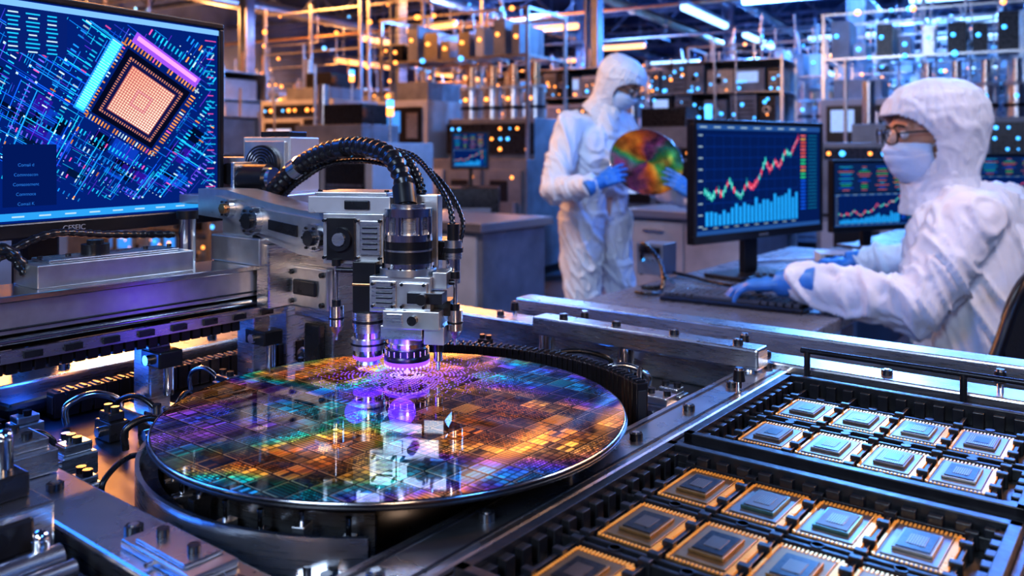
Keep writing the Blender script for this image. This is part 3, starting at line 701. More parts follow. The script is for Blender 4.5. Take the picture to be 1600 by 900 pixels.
def hand(mb,w,d,n,s,curl,mt=GLOVE,cuff=True,thumbdir=None,sc=1.0):
    w=Vector(w);d=Vector(d).normalized();n=Vector(n);n=(n-d*n.dot(d)).normalized(); s0=Vector(s); s=n.cross(d); 
    if s.dot(s0)<0: s=-s
    F=[(.030,.086,(.040,.025,.021)),(.010,.090,(.045,.028,.022)),(-.011,.085,(.041,.026,.021)),(-.030,.076,(.032,.020,.018))]
    for k,(o,kd,L) in enumerate(F):
        kn=w+d*kd*sc+s*o*sc
        mb.cap(w+d*.012+s*o*.55*sc,.0155*sc,kn,.0125*sc,mt)
        p=kn; d0=(d+s*o*3.0).normalized(); tot=0
        for i,l in enumerate(L):
            tot+=D(curl[i]+k*3)
            dd=(math.cos(tot)*d0-math.sin(tot)*n).normalized()
            p2=p+dd*l*sc; r=(.0095-.0009*i-(.001 if k==3 else 0))*sc
            mb.cap(p,r,p2,r*.9,mt); p=p2
    mb.ell(w+d*.045*sc,(.02*sc,.02*sc,.02*sc),mt)
    td=Vector(thumbdir).normalized() if thumbdir else (d*.72+s*.7-n*.25).normalized()
    p=w+d*.018*sc+s*.020*sc; mb.cap(p,.016*sc,p+td*.038*sc,.012*sc,mt); p+=td*.038*sc
    td=(td+d*.35-n*.15).normalized(); mb.cap(p,.0115*sc,p+td*.03*sc,.0100*sc,mt); p+=td*.03*sc
    td=(td+d*.25).normalized(); mb.cap(p,.0100*sc,p+td*.024*sc,.0085*sc,mt)
    if cuff: mb.cyl(w-d*.075,w+d*.02,.040*sc,mt,.030*sc,16)
def headM(H,f,pitch,roll=0):
    f=Vector(f).normalized(); l=Vector((0,0,1)).cross(f).normalized(); M=Matrix.Identity(4); u=Vector((0,0,1))
    for i in range(3): M[i][0]=f[i];M[i][1]=l[i];M[i][2]=u[i];M[i][3]=H[i]
    return M@Matrix.Rotation(D(pitch),4,'Y')@Matrix.Rotation(D(roll),4,'X')
def person(lab,J,hm,hands,goggles,bust,fat=1.0):
    V=Vector
    b=MB(); m=SKIN
    def c(a,r0,k,r1,bb=None,mt=m): (bb or b).cap(V(J[a]) if isinstance(a,str) else a,r0,V(J[k]) if isinstance(k,str) else k,r1,mt)
    c('chest',.11,'pelvis',.11);c('neck',.05,'chest',.09)
    for s in 'LR':
        c('sh'+s,.05,'el'+s,.038);c('el'+s,.038,'wr'+s,.026);c('chest',.07,'sh'+s,.05);c('pelvis',.09,'hip'+s,.085)
        c('hip'+s,.08,'kn'+s,.05);c('kn'+s,.05,'an'+s,.036);c('an'+s,.038,'toe'+s,.028)
    B3=hm.to_3x3().to_4x4()
    def hp(x,y,z): return hm@V((x,y,z))
    b.ell(hp(-.005,0,.025),(.094,.074,.100),m,B3); b.ell(hp(.025,0,-.045),(.062,.056,.062),m,B3)
    b.cap(hp(-.02,0,-.05),.055,V(J['neck']),.055,m)
    b.cap(hp(.088,0,.02),.010,hp(.104,0,-.015),.014,m)
    for s in(-1,1): b.ell(hp(-.005,s*.075,.0),(.02,.01,.032),m,B3); b.cap(hp(.082,s*.015,.042),.009,hp(.072,s*.05,.040),.009,m)
    b.cap(hp(.082,-.02,-.062),.008,hp(.082,.02,-.062),.008,m)
    body=objmesh(blobmesh(b,.0065,3),'person',None,lab,'person')
    s_=MB(); m=SUIT
    C=V(J['chest']);P=V(J['pelvis']); side=(V(J['shL'])-V(J['shR'])).normalized()
    for e in(-.07,.07): s_.cap(C+side*e+V((0,0,.02)),.115*fat,P+side*e*.95,.125*fat,m)
    s_.cap(C+V((0,0,-.05)),.14*fat,(C+P)/2,.14*fat,m)
    s_.cap(V(J['neck']),.066,C,.11,m); s_.cap(V(J['shL'])-side*.03,.076,V(J['shR'])+side*.03,.076,m)
    for s in 'LR':
        c('sh'+s,.078,'el'+s,.066,s_,m); c('el'+s,.068,'wr'+s,.046,s_,m)
        c('hip'+s,.12,'kn'+s,.088,s_,m); c('kn'+s,.088,'an'+s,.070,s_,m)
    objmesh(blobmesh(s_,.0064,5,.0165,6.2),'coverall',body,'white cleanroom coverall with soft folds')
    for s in 'LR':
        k=MB(); k.cap(V(J['an'+s])+V((0,0,.12)),.062,V(J['an'+s]),.058,BOOT); k.cap(V(J['an'+s])-V((0,0,.03)),.05,V(J['toe'+s]),.045,BOOT); 
        objmesh(blobmesh(k,.01,3),'boot',body)
        k=MB(); hd=hands[s]; hand(k,*hd[0],**hd[1]); objmesh(blobmesh(k,.0034,2),'glove',body,'blue nitrile glove')
    pr=[(.142,.0,.0),(.138,.035,.032),(.125,.072,.066),(.10,.103,.093),(.065,.120,.106),(.02,.123,.108),(-.03,.116,.102),(-.075,.103,.093),(-.11,.091,.086),(-.14,.090,.090),(-.17,.094,.100),(-.195,.098,.112)]
    def hf(u,v):
        t=v*(len(pr)-1); i=min(int(t),len(pr)-2); f=t-i; a=pr[i];q=pr[i+1]
        z=a[0]+(q[0]-a[0])*f;rx=a[1]+(q[1]-a[1])*f;ry=a[2]+(q[2]-a[2])*f; an=u*2*math.pi
        back=max(0,-math.cos(an)); x=math.cos(an)*rx-.014-back*.016*max(0,min(1,z/.05+.6))*(1 if z<.135 else 0);y=math.sin(an)*ry
        nv=V((x*14,y*14,z*10+bust*3)); nn=max(0,1-abs(noise.noise(nv))*6)*.0045+max(0,1-abs(noise.noise(nv*2.1))*5)*.0022-.002
        if .03<z<.125: nn+=.0014*math.sin(an*34+2.5*noise.noise(V((x*9,y*9,z*9))))
        r=math.hypot(x,y) or 1; sc=1+nn/max(r,.03)
        return (x*sc,y*sc,z+.01)
    def keep(u,v):
        t=v*(len(pr)-1); i=min(int(t),len(pr)-2); z=pr[i][0]+(pr[i+1][0]-pr[i][0])*(t-i); a=u*360; a=a-360 if a>180 else a
        if z>.060 or z<-.115: return True
        lim=68*math.sqrt(max(0,1-((z+.026)/.093)**2))
        return abs(a)>lim
    h=MB(hm); h.grid(hf,180,100,HOODM,keep,True); ho=fin(h,'hood',body,'white cleanroom hood and bouffant cap',solid=.003)
    mz=[(.000,.098,.066),(-.015,.112,.073),(-.035,.113,.076),(-.06,.107,.076),(-.085,.094,.072),(-.105,.073,.062)]
    def mf(u,v):
        t=v*(len(mz)-1); i=min(int(t),len(mz)-2); f=t-i; a=mz[i];q=mz[i+1]; A=D(-74+148*u)
        z=a[0]+(q[0]-a[0])*f;rx=a[1]+(q[1]-a[1])*f;ry=a[2]+(q[2]-a[2])*f
        pl=.0030*(abs(((v*4.2)%1)-.5)*2-.5); nose=.010*math.exp(-((u-.5)/.10)**2)*max(0,1-v*1.6)
        return (math.cos(A)*(rx+pl)+nose,math.sin(A)*(ry+.006),z-.010*(abs(u-.5)*2)**2*(1 if v<.4 else -.6))
    h=MB(hm); h.grid(mf,31,44,MASKM); fin(h,'face_mask',body,'pale blue pleated surgical face mask',solid=.002)
    for s in(-1,1):
        h=MB(hm); h.tube([mf(.5+.5*s,.1),(.012,s*.086,.004),(-.012,s*.088,.010)],.0014,MASKM,seg=6); fin(h,'mask_strap',body)
        e=MB(hm); e.ell((.0765,s*.031,.018),(.0125,.0135,.0115),EYEW); e.ell((.0865,s*.031,.017),(.0035,.006,.006),EYED); fin(e,'eye',body)
        e=MB(hm); e.tube([(.093,s*.014,.038),(.092,s*.03,.044),(.082,s*.05,.039)],.0032,HAIR,seg=6); fin(e,'eyebrow',body)
    gl=MB(hm)
    for s in(-1,1):
        pts=[]
        for i in range(17):
            a=i/16*2*math.pi; cc=math.cos(a);ss=math.sin(a); rr_=1/(abs(cc)**3+abs(ss)**3)**(1/3)
            y=s*.034+cc*.027*rr_; pts.append((.116-abs(y)*.16,y,.018+ss*.020*rr_))
        gl.tube(pts,.0023 if not goggles else .0032,BLK,seg=6,sub=2)
        gl.tube([(.107,s*.061,.024),(.06,s*.088,.024),(.0,s*.09,.017)],.0026,BLK,seg=6)
        gl.grid(lambda u,v:(.1155-abs(s*.034+(u-.5)*.05)*.16,s*.034+(u-.5)*.05,.018+(v-.5)*.037),3,3,LENS)
    gl.tube([(.115,-.009,.020),(.119,0,.024),(.115,.009,.020)],.002,BLK,seg=6); fin(gl,'glasses',body,'dark-rimmed safety glasses')
    return body
F=Vector((.6,-.8,0)); S=Vector((.8,.6,0)); T=Vector((.44,4.40,0))
wc=Vector((.648,4.05,1.19)); wn=Vector((.10,-.84,.47)).normalized(); wr_=.180
wx=(Vector((0,0,1)).cross(wn)).normalized(); wy=wn.cross(wx)
def rim(a): return wc+wx*math.cos(D(a))*wr_+wy*math.sin(D(a))*wr_
pr_=rim(207); pl_=rim(-46)
dR=(wc-pr_).normalized(); dL=(wc-pl_).normalized()
wrR=pr_-dR*.105+wn*.030; wrL=pl_-dL*.085+wn*.030
J=dict(pelvis=T+Vector((-.01,.0,.93)),chest=T+F*.02+Vector((0,0,1.25)),neck=T+F*.05+Vector((.03,0,1.43)),
 shL=T+S*.185+Vector((0,0,1.36)),shR=T-S*.185+Vector((0,0,1.36)),
 elR=Vector((.20,4.15,1.05)),elL=T+S*.30+F*.12+Vector((.03,0,1.06)),wrR=wrR-dR*.03-wn*.01,wrL=wrL-dL*.03-wn*.03,
 hipL=T+S*.095+Vector((0,0,.88)),hipR=T-S*.095+Vector((0,0,.88)),knL=T+S*.12+F*.03+Vector((0,0,.48)),knR=T-S*.13+F*.03+Vector((0,0,.48)),
 anL=T+S*.13+Vector((0,0,.11)),anR=T-S*.14+Vector((0,0,.11)),toeL=T+S*.14+F*.15+Vector((0,0,.05)),toeR=T-S*.15+F*.15+Vector((0,0,.05)))
hm=headM(T+Vector((.120,-.04,1.575)),(.84,-.54,0),35)
person('standing person in white coverall, hood and mask examining a wafer',J,hm,
 {'R':((wrR,dR,wn,Vector((0,0,1)),(10,14,12)),{'thumbdir':dR*.6+Vector((0,0,.5))-wn*.5,'sc':1.05}),
  'L':((wrL,dL,wn,Vector((0,0,1)),(10,14,12)),{'thumbdir':dL*.6+Vector((0,0,.5))-wn*.4,'sc':1.05})},True,1)
def wafer(name,c,nrm,xax,r,lab,mt):
    xax=Vector(xax);nrm=Vector(nrm).normalized(); xax=(xax-nrm*xax.dot(nrm)).normalized(); y=nrm.cross(xax)
    bm=bmesh.new(); uvl=bm.loops.layers.uv.new('UVMap'); th=.0016; seg=128; k=.15/r
    def ring(rr,z): return [bm.verts.new((rr*math.cos(2*math.pi*i/seg),rr*math.sin(2*math.pi*i/seg),z)) for i in range(seg)]
    a=ring(r-.0012,th/2);b_=ring(r,0.0);c_=ring(r-.0012,-th/2)
    for p,q in((a,b_),(b_,c_)):
        for i in range(seg): f=bm.faces.new((p[i],q[i],q[(i+1)%seg],p[(i+1)%seg])); f.smooth=True; f.material_index=1
    bm.faces.new(a); bm.faces.new(c_[::-1])
    for f in bm.faces:
        for l in f.loops: l[uvl].uv=(l.vert.co.x*k,l.vert.co.y*k)
    me=bpy.data.meshes.new(name); bm.to_mesh(me); bm.free(); me.materials.append(mt); me.materials.append(POL)
    ob=bpy.data.objects.new(name,me); M=Matrix.Identity(4)
    for i in range(3): M[i][0]=xax[i];M[i][1]=y[i];M[i][2]=nrm[i];M[i][3]=c[i]
    place(ob,c,None,lab,'wafer'); ob.matrix_world=M; return ob
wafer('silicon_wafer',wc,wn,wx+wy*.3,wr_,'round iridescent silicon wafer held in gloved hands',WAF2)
J=dict(pelvis=Vector((1.16,2.02,.62)),chest=Vector((1.14,2.105,1.0)),neck=Vector((1.14,2.15,1.14)),
 shL=Vector((1.075,1.97,1.08)),shR=Vector((1.325,2.275,1.085)),
 elL=Vector((.925,1.92,.895)),wrL=Vector((.695,2.035,.92)),elR=Vector((1.21,2.40,.93)),wrR=Vector((1.03,2.46,.918)),
 hipL=Vector((1.10,1.96,.585)),hipR=Vector((1.22,2.12,.585)),knL=Vector((.78,2.20,.56)),knR=Vector((.90,2.40,.56)),
 anL=Vector((.84,2.20,.11)),anR=Vector((.95,2.40,.11)),toeL=Vector((.72,2.28,.05)),toeR=Vector((.83,2.48,.05)))
hm=headM(Vector((1.064,2.145,1.276)),(-.99,.02,0),6)
dN=Vector((-.82,.5,-.10)); dFar=Vector((-.95,.25,-.10))
person('seated person in white coverall, hood, glasses and mask, typing',J,hm,
 {'L':((Vector((.665,2.05,.922)),dN,(0.0,0,1),Vector((.57,.82,0)),(14,22,16)),{}),
  'R':((Vector((1.00,2.468,.920)),dFar,(0,0,1),Vector((-.4,-.9,0)),(14,22,16)),{})},False,2,1.12)
# chair
cx,cy=.985,1.93; cf=Vector((-.545,.84,0)); cs=Vector((.84,.545,0)); CM=Matrix.Identity(4)
for i in range(3): CM[i][0]=cs[i];CM[i][1]=cf[i]
CM[0][3]=cx;CM[1][3]=cy
ch=empty('office_chair',(cx,cy,0),'black office chair with curved mesh back behind the seated person','chair')
b=MB(CM); b.bx(-.16,.34,-.2,.28,.39,.44,CHAIRM); fin(b,'seat',ch,bev=.02)
b=MB(CM)
def cb(u,v):
    x=(u-.5)*.50; w_=1-.25*max(0,v-.75)/.25*abs(u-.5)*2
    return (x*w_*(1-.12*v),-.215+.34*x*x,.46+.54*v-.09*max(0,v-.6)*(2*abs(u-.5))**2*6)
b.grid(cb,18,16,CHAIRM); fin(b,'backrest',ch,solid=.018)
b=MB(CM)
b.tube([cb(0,.02)]+[cb(0,t/10) for t in range(1,10)]+[cb(t/10,1) for t in range(1,10)]+[cb(1,t/10) for t in range(9,0,-1)],.012,BLK,sub=3); fin(b,'back_frame',ch)
b=MB(CM); b.tube([(0,-.05,.40),(0,-.25,.42),(0,-.27,.6),(0,-.245,.75)],.02,BLK); b.vc(0,.02,.08,.41,.025,STEEL); fin(b,'column',ch)
for i in range(5):
    a=i*2*math.pi/5; b=MB(CM); b.cyl((0,.02,.10),(math.cos(a)*.3,.02+math.sin(a)*.3,.07),.022,BLK,.014); b.cyl((math.cos(a)*.3-.012,.02+math.sin(a)*.3,.03),(math.cos(a)*.3+.012,.02+math.sin(a)*.3,.03),.03,BLK); fin(b,'caster_leg',ch)
# ------------------------------------------------------------------ machine: frame and deck
DK=1.035
fr=empty('machine_frame',MF@Vector((-.45,.45,0)),'brushed steel frame table of the wafer inspection machine','machine')
b=MB(MF); b.bx(-.80,.12,.02,.86,1.022,DK,DECK); fin(b,'deck_plate',fr)
def beam(nm,x0,x1,y0,y1,z0,z1,mt=STEEL,bv=.002): return fin(MB(MF).bx(x0,x1,y0,y1,z0,z1,mt),nm,fr,bev=bv)
beam('frame_beam',-.288,-.252,.02,.74,DK,1.064)
beam('frame_beam',-.76,-.288,.192,.228,DK,1.062)
beam('frame_beam',-.76,-.722,.232,.74,DK,1.064)
beam('frame_beam',-.76,.12,.705,.74,DK,1.068)
beam('frame_beam',-.50,-.268,.672,.696,1.066,1.084,STEEL)
beam('frame_beam',-.62,.12,.80,.83,DK,1.072,STEEL)
b=MB(MF); b.bx(-.289,-.2865,.03,.73,DK,1.0575,DARKM); b.bx(-.282,-.280,.03,.70,1.064,1.0645,DARKM); b.bx(-.260,-.258,.03,.70,1.064,1.0645,DARKM); fin(b,'beam_slot',fr)
for a in(-.75,.07):
    for c in(.07,.80):
        b=MB(MF); b.bx(a-.03,a+.03,c-.03,c+.03,.02,1.022,SATIN); b.vc(a,c,0,.02,.04,BLKM); fin(b,'leg',fr,bev=.004)
for (x,y) in [(-.49,.684),(-.40,.684),(-.28,.684)]:
    b=MB(MF); b.vc(x,y,DK,1.067,.008,POL); fin(b,'support_post',fr)
def bolt(x,y,z,r=.0045,h=.004,proto=[]):
    w=MF@Vector((x,y,z))
    if proto:
        n=proto[0].copy(); COL.objects.link(n); n.location=w-WL[fr.name]+Vector((0,0,.0023)); return
    b=MB(); b.cyl(w,w+Vector((0,0,h)),r,DARKM,seg=6); b.cyl(w+Vector((0,0,h)),w+Vector((0,0,h+.0006)),r*.55,STEEL,seg=6)
    proto.append(fin(b,'bolt',fr))
for k in range(9): bolt(-.270,.10+k*.075,1.064)
for k in range(6): bolt(-.74+k*.085,.211,1.062)
for k in range(7): bolt(-.741,.26+k*.07,1.064)
for k in range(6): bolt(-.68+k*.1,.722,1.068)
for k in range(4): bolt(-.47+k*.06,.684,1.084)
for k in range(5): bolt(-.245+k*.045,.678,1.0525)
def knob(x,y,z,s=.6):
    w=MF@Vector((x,y,z))
    b=MB(); b.cyl(w,w+Vector((0,0,.012*s)),.004*s,POL); 
    b.cyl(w+Vector((0,0,.012*s)),w+Vector((0,0,.026*s)),.008*s,BLK,.0065*s,12); b.cyl(w+Vector((0,0,.026*s)),w+Vector((0,0,.029*s)),.005*s,POL,seg=12); fin(b,'clamp_knob',fr)
for p in [(-.262,.62,1.064),(-.47,.722,1.068),(-.56,.722,1.068),(.02,.722,1.068),(-.1,.722,1.068),(-.30,.722,1.068)]: knob(*p)
b=MB(MF); b.cyl((-.24,.695,1.084),(.13,.695,1.084),.0022,DARKM); 
for x in(-.235,-.12,0,.12): b.vc(x,.695,DK,1.084,.0025,DARKM)
fin(b,'guard_rail',fr)
b=MB(MF); b.bx(-.25,.12,.10,.685,DK,1.052,DECK); fin(b,'tray_shelf',fr,bev=.002)
# chuck + wafer
WC=Vector((-.076,.552,1.080))
ZD=DK+.0005
ck=empty('wafer_chuck',(WC.x,WC.y,ZD),'round dark chuck with polished concentric rings under the wafer','wafer chuck')
b=MB(); b.lathe((WC.x,WC.y,0),[(0,1.0785),(.147,1.0785),(.1502,1.0787),(.1505,1.0780),(.1500,1.0768),(.140,1.0755),(.110,1.0745),(0,1.0740)],BLK,96); fin(b,'wafer_carrier',ck)
b=MB(); b.lathe((WC.x,WC.y,0),[(0,1.0738),(.110,1.0738),(.110,1.0670),(.102,1.0652),(0,1.0652)],DARKM,96); fin(b,'stage_disc',ck)
b=MB(); b.lathe((WC.x,WC.y,0),[(.095,ZD),(.095,1.058),(.085,1.0648),(0,1.0648)],DARKM,64); fin(b,'pedestal',ck)
for r0,r1,z,mt in((.1540,.1565,1.067,STEEL),(.1440,.1540,1.060,DARKM),(.1250,.1265,1.066,STEEL),(.1150,.1160,1.060,POL)):
    b=MB(); b.lathe((WC.x,WC.y,0),[(r0,ZD),(r0,z),(r1,z),(r1,ZD)],mt,80,sm=False,a0=-38+49,a1=-38+311); fin(b,'guide_ring',ck)
for k in range(26):
    a=D(-38+54+k*252/25); x=WC.x+math.cos(a)*.1360; y=WC.y+math.sin(a)*.1360
    b=MB(Matrix.Translation((x,y,0))@Matrix.Rotation(a,4,'Z')); b.bx(-.005,.005,-.0035,.0035,ZD,1.058 if k%3 else 1.064,DARKM if k%2 else STEEL); b.vc(0,0,1.058 if k%3 else 1.064,1.068 if k%3 else 1.070,.0016,POL,seg=8); fin(b,'lift_bracket',ck,bev=.0005)
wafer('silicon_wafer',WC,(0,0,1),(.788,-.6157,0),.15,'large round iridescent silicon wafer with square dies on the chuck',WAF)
def chain(name,pts,w,h,lab,parent=None,n=40,M=MF,gap=.82):
    b=MB(M)
    P=[Vector(p) for p in pts]
    tot=sum((q-p).length for p,q in zip(P,P[1:])); st=tot/n
    for k in range(n):
        t=(k+.5)*st
        for p,q in zip(P,P[1:]):
            l=(q-p).length
            if t<=l: break
            t-=l
        c=p.lerp(q,min(1,t/l)); d=(q-p); a=math.atan2(d.y,d.x)
        b.box(c,(st*gap,w,h),BLK,a); b.box(c,(st*1.02,w*.7,h*.7),BLKM,a); b.box(c+Vector((0,0,h/2)),(st*.3,w*.8,h*.12),DARKM,a)
    return fin(b,name,parent,None if parent else lab,None if parent else 'cable chain',bev=.0006)
chain('cable_chain',[(-.3998+.175*math.cos(D(a)),.388+.175*math.sin(D(a)),1.066) for a in range(134,54,-6)]+[(-.296,.53,1.066)],.010,.034,'black segmented cable chain curving behind the wafer',n=44)
chain('cable_chain',[(-.70,.30,1.047),(-.70,.66,1.047)],.014,.02,'black segmented cable chain along the frame side',n=34)
chain('cable_chain',[(-.235,.752,1.052),(-.02,.752,1.052)],.010,.02,'black segmented cable chain above the tray shelf',n=26)
def block(x,y,w,d,h,mt,z=DK,lab=None,knobs=2,name='clamp_block'):
    c=MF@Vector((x,y,z)); r=empty(name,c,lab or 'small machined metal block bolted to the machine deck','machine part','deck hardware')
    b=MB(MF); b.bx(x-w/2,x+w/2,y-d/2,y+d/2,z+.0003,z+h*.7,mt); b.bx(x-w*.35,x+w*.35,y-d*.4,y+d*.4,z+h*.7,z+h,mt); fin(b,'body',r,bev=.001)
    for k in range(knobs):
        b=MB(MF); b.vc(x-w*.22+k*w*.44/max(1,knobs-1),y,z+h,z+h+.004,.003,DARKM,seg=12); fin(b,'screw',r)
    b=MB(MF); b.cyl((x,y-d/2-.004,z+h*.35),(x,y-d/2,z+h*.35),min(w,h)*.18,POL,seg=12); fin(b,'port',r)
rr=random.Random(21)
spots=[(-.67,.27),(-.62,.31),(-.66,.36),(-.60,.27),(-.64,.42),(-.67,.47),(-.585,.33),(-.56,.62),(-.50,.61),(-.44,.63),(-.38,.61),(-.33,.64),(-.55,.66),(-.43,.655),(-.32,.60),(-.66,.55),(-.62,.60),(-.57,.26),(-.22,.775),(-.12,.775),(-.36,.775),(-.42,.77),(-.52,.77),(-.62,.77),(-.53,.248),(-.65,.65),(-.305,.285),(-.315,.255),(-.60,.41),(-.59,.52),(-.685,.245),(-.64,.245),(-.61,.46),(-.635,.50)]
for i,(x,y) in enumerate(spots):
    block(x,y,rr.uniform(.016,.032),rr.uniform(.012,.024),rr.uniform(.008,.024),[SATIN,DARKM,DARKM,STEEL,STEEL,BLK,POL][i%7])
for i in range(13):
    x,y=[(-.65,.33),(-.60,.35),(-.63,.50),(-.47,.65),(-.35,.62),(-.68,.41),(-.62,.45),(-.58,.30),(-.40,.64),(-.50,.245),(-.44,.24),(-.67,.30),(-.61,.24)][i]
    p=MF@Vector((x,y,DK+.003)); q=MF@Vector((x+rr.uniform(-.05,.05),y+rr.uniform(.01,.05),DK+.003))
    cable([p,p+Vector((0,0,.014)),(p+q)/2+Vector((0,0,.020)),q+Vector((0,0,.012)),q],rr.uniform(.0018,.003),'thin cable looping over the machine deck',[RUB,RUB,POL][i%3])
st=empty('stage_clamp_assembly',MF@Vector((-.45,.12,DK)),'polished metal clamp assembly with cylinders beside the frame','machine part')
b=MB(MF); b.bx(-.50,-.385,.10,.185,DK+.0005,1.054,DARKM); b.bx(-.47,-.40,.098,.10,1.042,1.052,STEEL); fin(b,'base_block',st,bev=.003)
b=MB(MF); b.bx(-.50,-.425,.125,.185,1.054,1.080,STEEL); b.bx(-.49,-.44,.13,.18,1.080,1.092,DARKM); b.bx(-.426,-.423,.13,.175,1.060,1.076,DARKM); fin(b,'upper_block',st,bev=.002)
for i in range(5):
    b=MB(MF); x=-.49+i*.020; z0=1.092 if x<-.445 else (1.080 if x<-.43 else 1.054); b.vc(x,.172,z0,z0+.016,.004,STEEL if i%2 else POL); b.ell((x,.172,z0+.017),.004,COPPER if i%2 else POL); fin(b,'plunger',st)
b=MB(MF); b.cyl((-.408,.11,1.060),(-.408,.18,1.060),.006,STEEL); fin(b,'guide_cylinder',st)
b=MB(MF); b.cyl((-.394,.10,1.059),(-.394,.18,1.059),.004,STEEL); fin(b,'guide_rod',st)
for k in range(5):
    b=MB(MF); b.vc(-.478+k*.008,.145,1.092,1.095,.0022,COPPER if k%2 else POL,seg=10); fin(b,'screw',st)
block(-.58,.17,.05,.03,.035,DARKM,lab='dark metal block standing on the frame edge'); block(-.53,.211,.04,.026,.020,STEEL,z=1.062,lab='steel clamp sitting on the front frame beam')
block(-.62,.211,.05,.026,.026,DARKM,z=1.062,lab='dark clamp on the frame beam'); block(-.35,.15,.04,.05,.02,DARKM)
block(-.69,.211,.04,.026,.024,STEEL,z=1.062,lab='pale clamp on the frame beam')
block(-.36,.211,.06,.024,.006,STEEL,z=1.062,lab='steel plate on the front frame beam')
# ------------------------------------------------------------------ gantry robot
gr=empty('gantry_robot',MF@Vector((-.64,.35,DK)),'silver gantry robot arm with inspection head over the wafer','robot')
b=MB(MF); b.bx(-.665,-.615,-.02,.475,1.125,1.150,SATIN); b.bx(-.669,-.611,-.02,.475,1.147,1.1515,POL); b.bx(-.6165,-.6135,-.02,.46,1.128,1.1295,DARKM); fin(b,'gantry_beam',gr,bev=.0015)
b=MB(MF); b.bx(-.66,-.625,.0,.47,1.113,1.125,DARKM); b.cyl((-.618,.0,1.120),(-.618,.46,1.120),.003,POL); fin(b,'linear_rail',gr)
chain('drag_chain',[(-.628,-.02,1.103),(-.628,.42,1.103)],.018,.012,'',gr,n=48)
for y in(.345,.44): 
    b=MB(MF); b.bx(-.655,-.630,y,y+.018,DK+.0005,1.113,STEEL); b.bx(-.67,-.61,y-.008,y+.026,DK+.0005,1.044,STEEL); b.bx(-.640,-.612,y-.002,y+.018,1.080,1.093,DARKM); b.cyl((-.626,y-.006,1.086),(-.626,y-.002,1.086),.004,POL); b.vc(-.618,y+.009,1.058,1.080,.004,POL); fin(b,'support_column',gr,bev=.0015)
b=MB(MF); b.bx(-.665,-.625,.26,.38,1.1515,1.168,SATIN); b.bx(-.66,-.63,.27,.37,1.168,1.1705,STEEL); b.vc(-.645,.31,1.1705,1.178,.010,BLK); b.vc(-.645,.31,1.178,1.181,.006,DARKM)
for yy in(.27,.29,.35,.37): b.vc(-.645,yy,1.1705,1.1725,.002,DARKM,seg=8)
fin(b,'controller_box',gr,bev=.001)
b=MB(MF); b.vc(-.64,.19,1.1515,1.157,.028,DARKM); b.vc(-.64,.19,1.157,1.164,.019,BLK); b.vc(-.64,.19,1.164,1.168,.010,STEEL)
for k in range(14): 
    a=k*2*math.pi/14; b.vc(-.64+math.cos(a)*.024,.19+math.sin(a)*.024,1.157,1.160,.0022,POL,seg=8)
b.bx(-.662,-.618,.12,.165,1.1515,1.156,POL); fin(b,'rotary_plate',gr)
cable([MF@Vector(p) for p in[(-.65,.225,1.155),(-.655,.235,1.175),(-.65,.25,1.178),(-.648,.262,1.162)]],.0045,'',RUB,'cable',gr,rib=.1,ribn=.002)
cable([MF@Vector(p) for p in[(-.66,.235,1.155),(-.668,.25,1.17),(-.675,.29,1.185),(-.685,.34,1.18),(-.69,.40,1.175)]],.003,'',RUB,'cable',gr,rib=.1,ribn=.002)
b=MB(MF); b.bx(-.6155,-.6135,.0,.46,1.106,1.1145,STEEL)
for k in range(16): b.bx(-.6135,-.611,.03+k*.027,.042+k*.027,1.108,1.1125,DARKM)
for k in (5,6): b.ell((-.612,.10+k*.02,1.110),.0022,BLS,nu=8,nv=6)
fin(b,'sensor_strip',gr)
b=MB(MF); b.bx(-.672,-.600,.425,.485,1.1515,1.175,SATIN); b.bx(-.612,-.595,.43,.48,1.115,1.17,STEEL); b.bx(-.602,-.545,.462,.50,1.105,1.16,STEEL); b.bx(-.60,-.55,.455,.462,1.115,1.15,SATIN); b.bx(-.592,-.562,.452,.455,1.126,1.139,DARKM)
for yy in(1.120,1.145):
    for x in(-.595,-.555): b.cyl((x,.452,yy),(x,.455,yy),.0022,DARKM,seg=10)
fin(b,'carriage',gr,bev=.0015)
b=MB(MF); b.bx(-.60,-.56,.47,.51,DK+.0005,1.105,STEEL); b.bx(-.615,-.545,.46,.52,DK+.0005,1.046,STEEL); b.bx(-.59,-.57,.463,.47,1.05,1.10,DARKM); fin(b,'support_column',gr,bev=.0015)
b=MB(MF)
top=[(-.70,1.214),(-.655,1.214),(-.60,1.206),(-.555,1.201),(-.495,1.199)]; bot=[(-.70,1.190),(-.655,1.188),(-.60,1.174),(-.555,1.165),(-.495,1.163)]
for k in range(4): b.prism([bot[k],bot[k+1],top[k+1],top[k]],.430,.462,SATIN)
fin(b,'arm_link',gr)
b=MB(MF)
t2=[(-.665,1.209),(-.60,1.200),(-.51,1.194)];b2=[(-.665,1.193),(-.60,1.180),(-.51,1.169)]
for k in range(2): b.prism([b2[k],b2[k+1],t2[k+1],t2[k]],.424,.430,SATIN)
b.prism([(-.585,1.184),(-.548,1.180),(-.548,1.189),(-.585,1.192)],.4225,.424,DARKM)
fin(b,'arm_cover',gr)
for x,z,r in((-.640,1.199,.008),(-.606,1.190,.012),(-.525,1.181,.011)):
    b=MB(MF); b.cyl((x,.430,z),(x,.418,z),r,STEEL,seg=28); b.cyl((x,.418,z),(x,.415,z),r*.55,COPPER if x<-.62 else DARKM,seg=24)
    for k in range(6):
        a=k*math.pi/3; b.cyl((x+math.cos(a)*r*.8,.418,z+math.sin(a)*r*.8),(x+math.cos(a)*r*.8,.4165,z+math.sin(a)*r*.8),r*.1,DARKM,seg=8)
    fin(b,'arm_joint',gr)
b=MB(MF); b.bx(-.665,-.62,.432,.46,1.172,1.19,SATIN); fin(b,'shoulder_mount',gr,bev=.001)
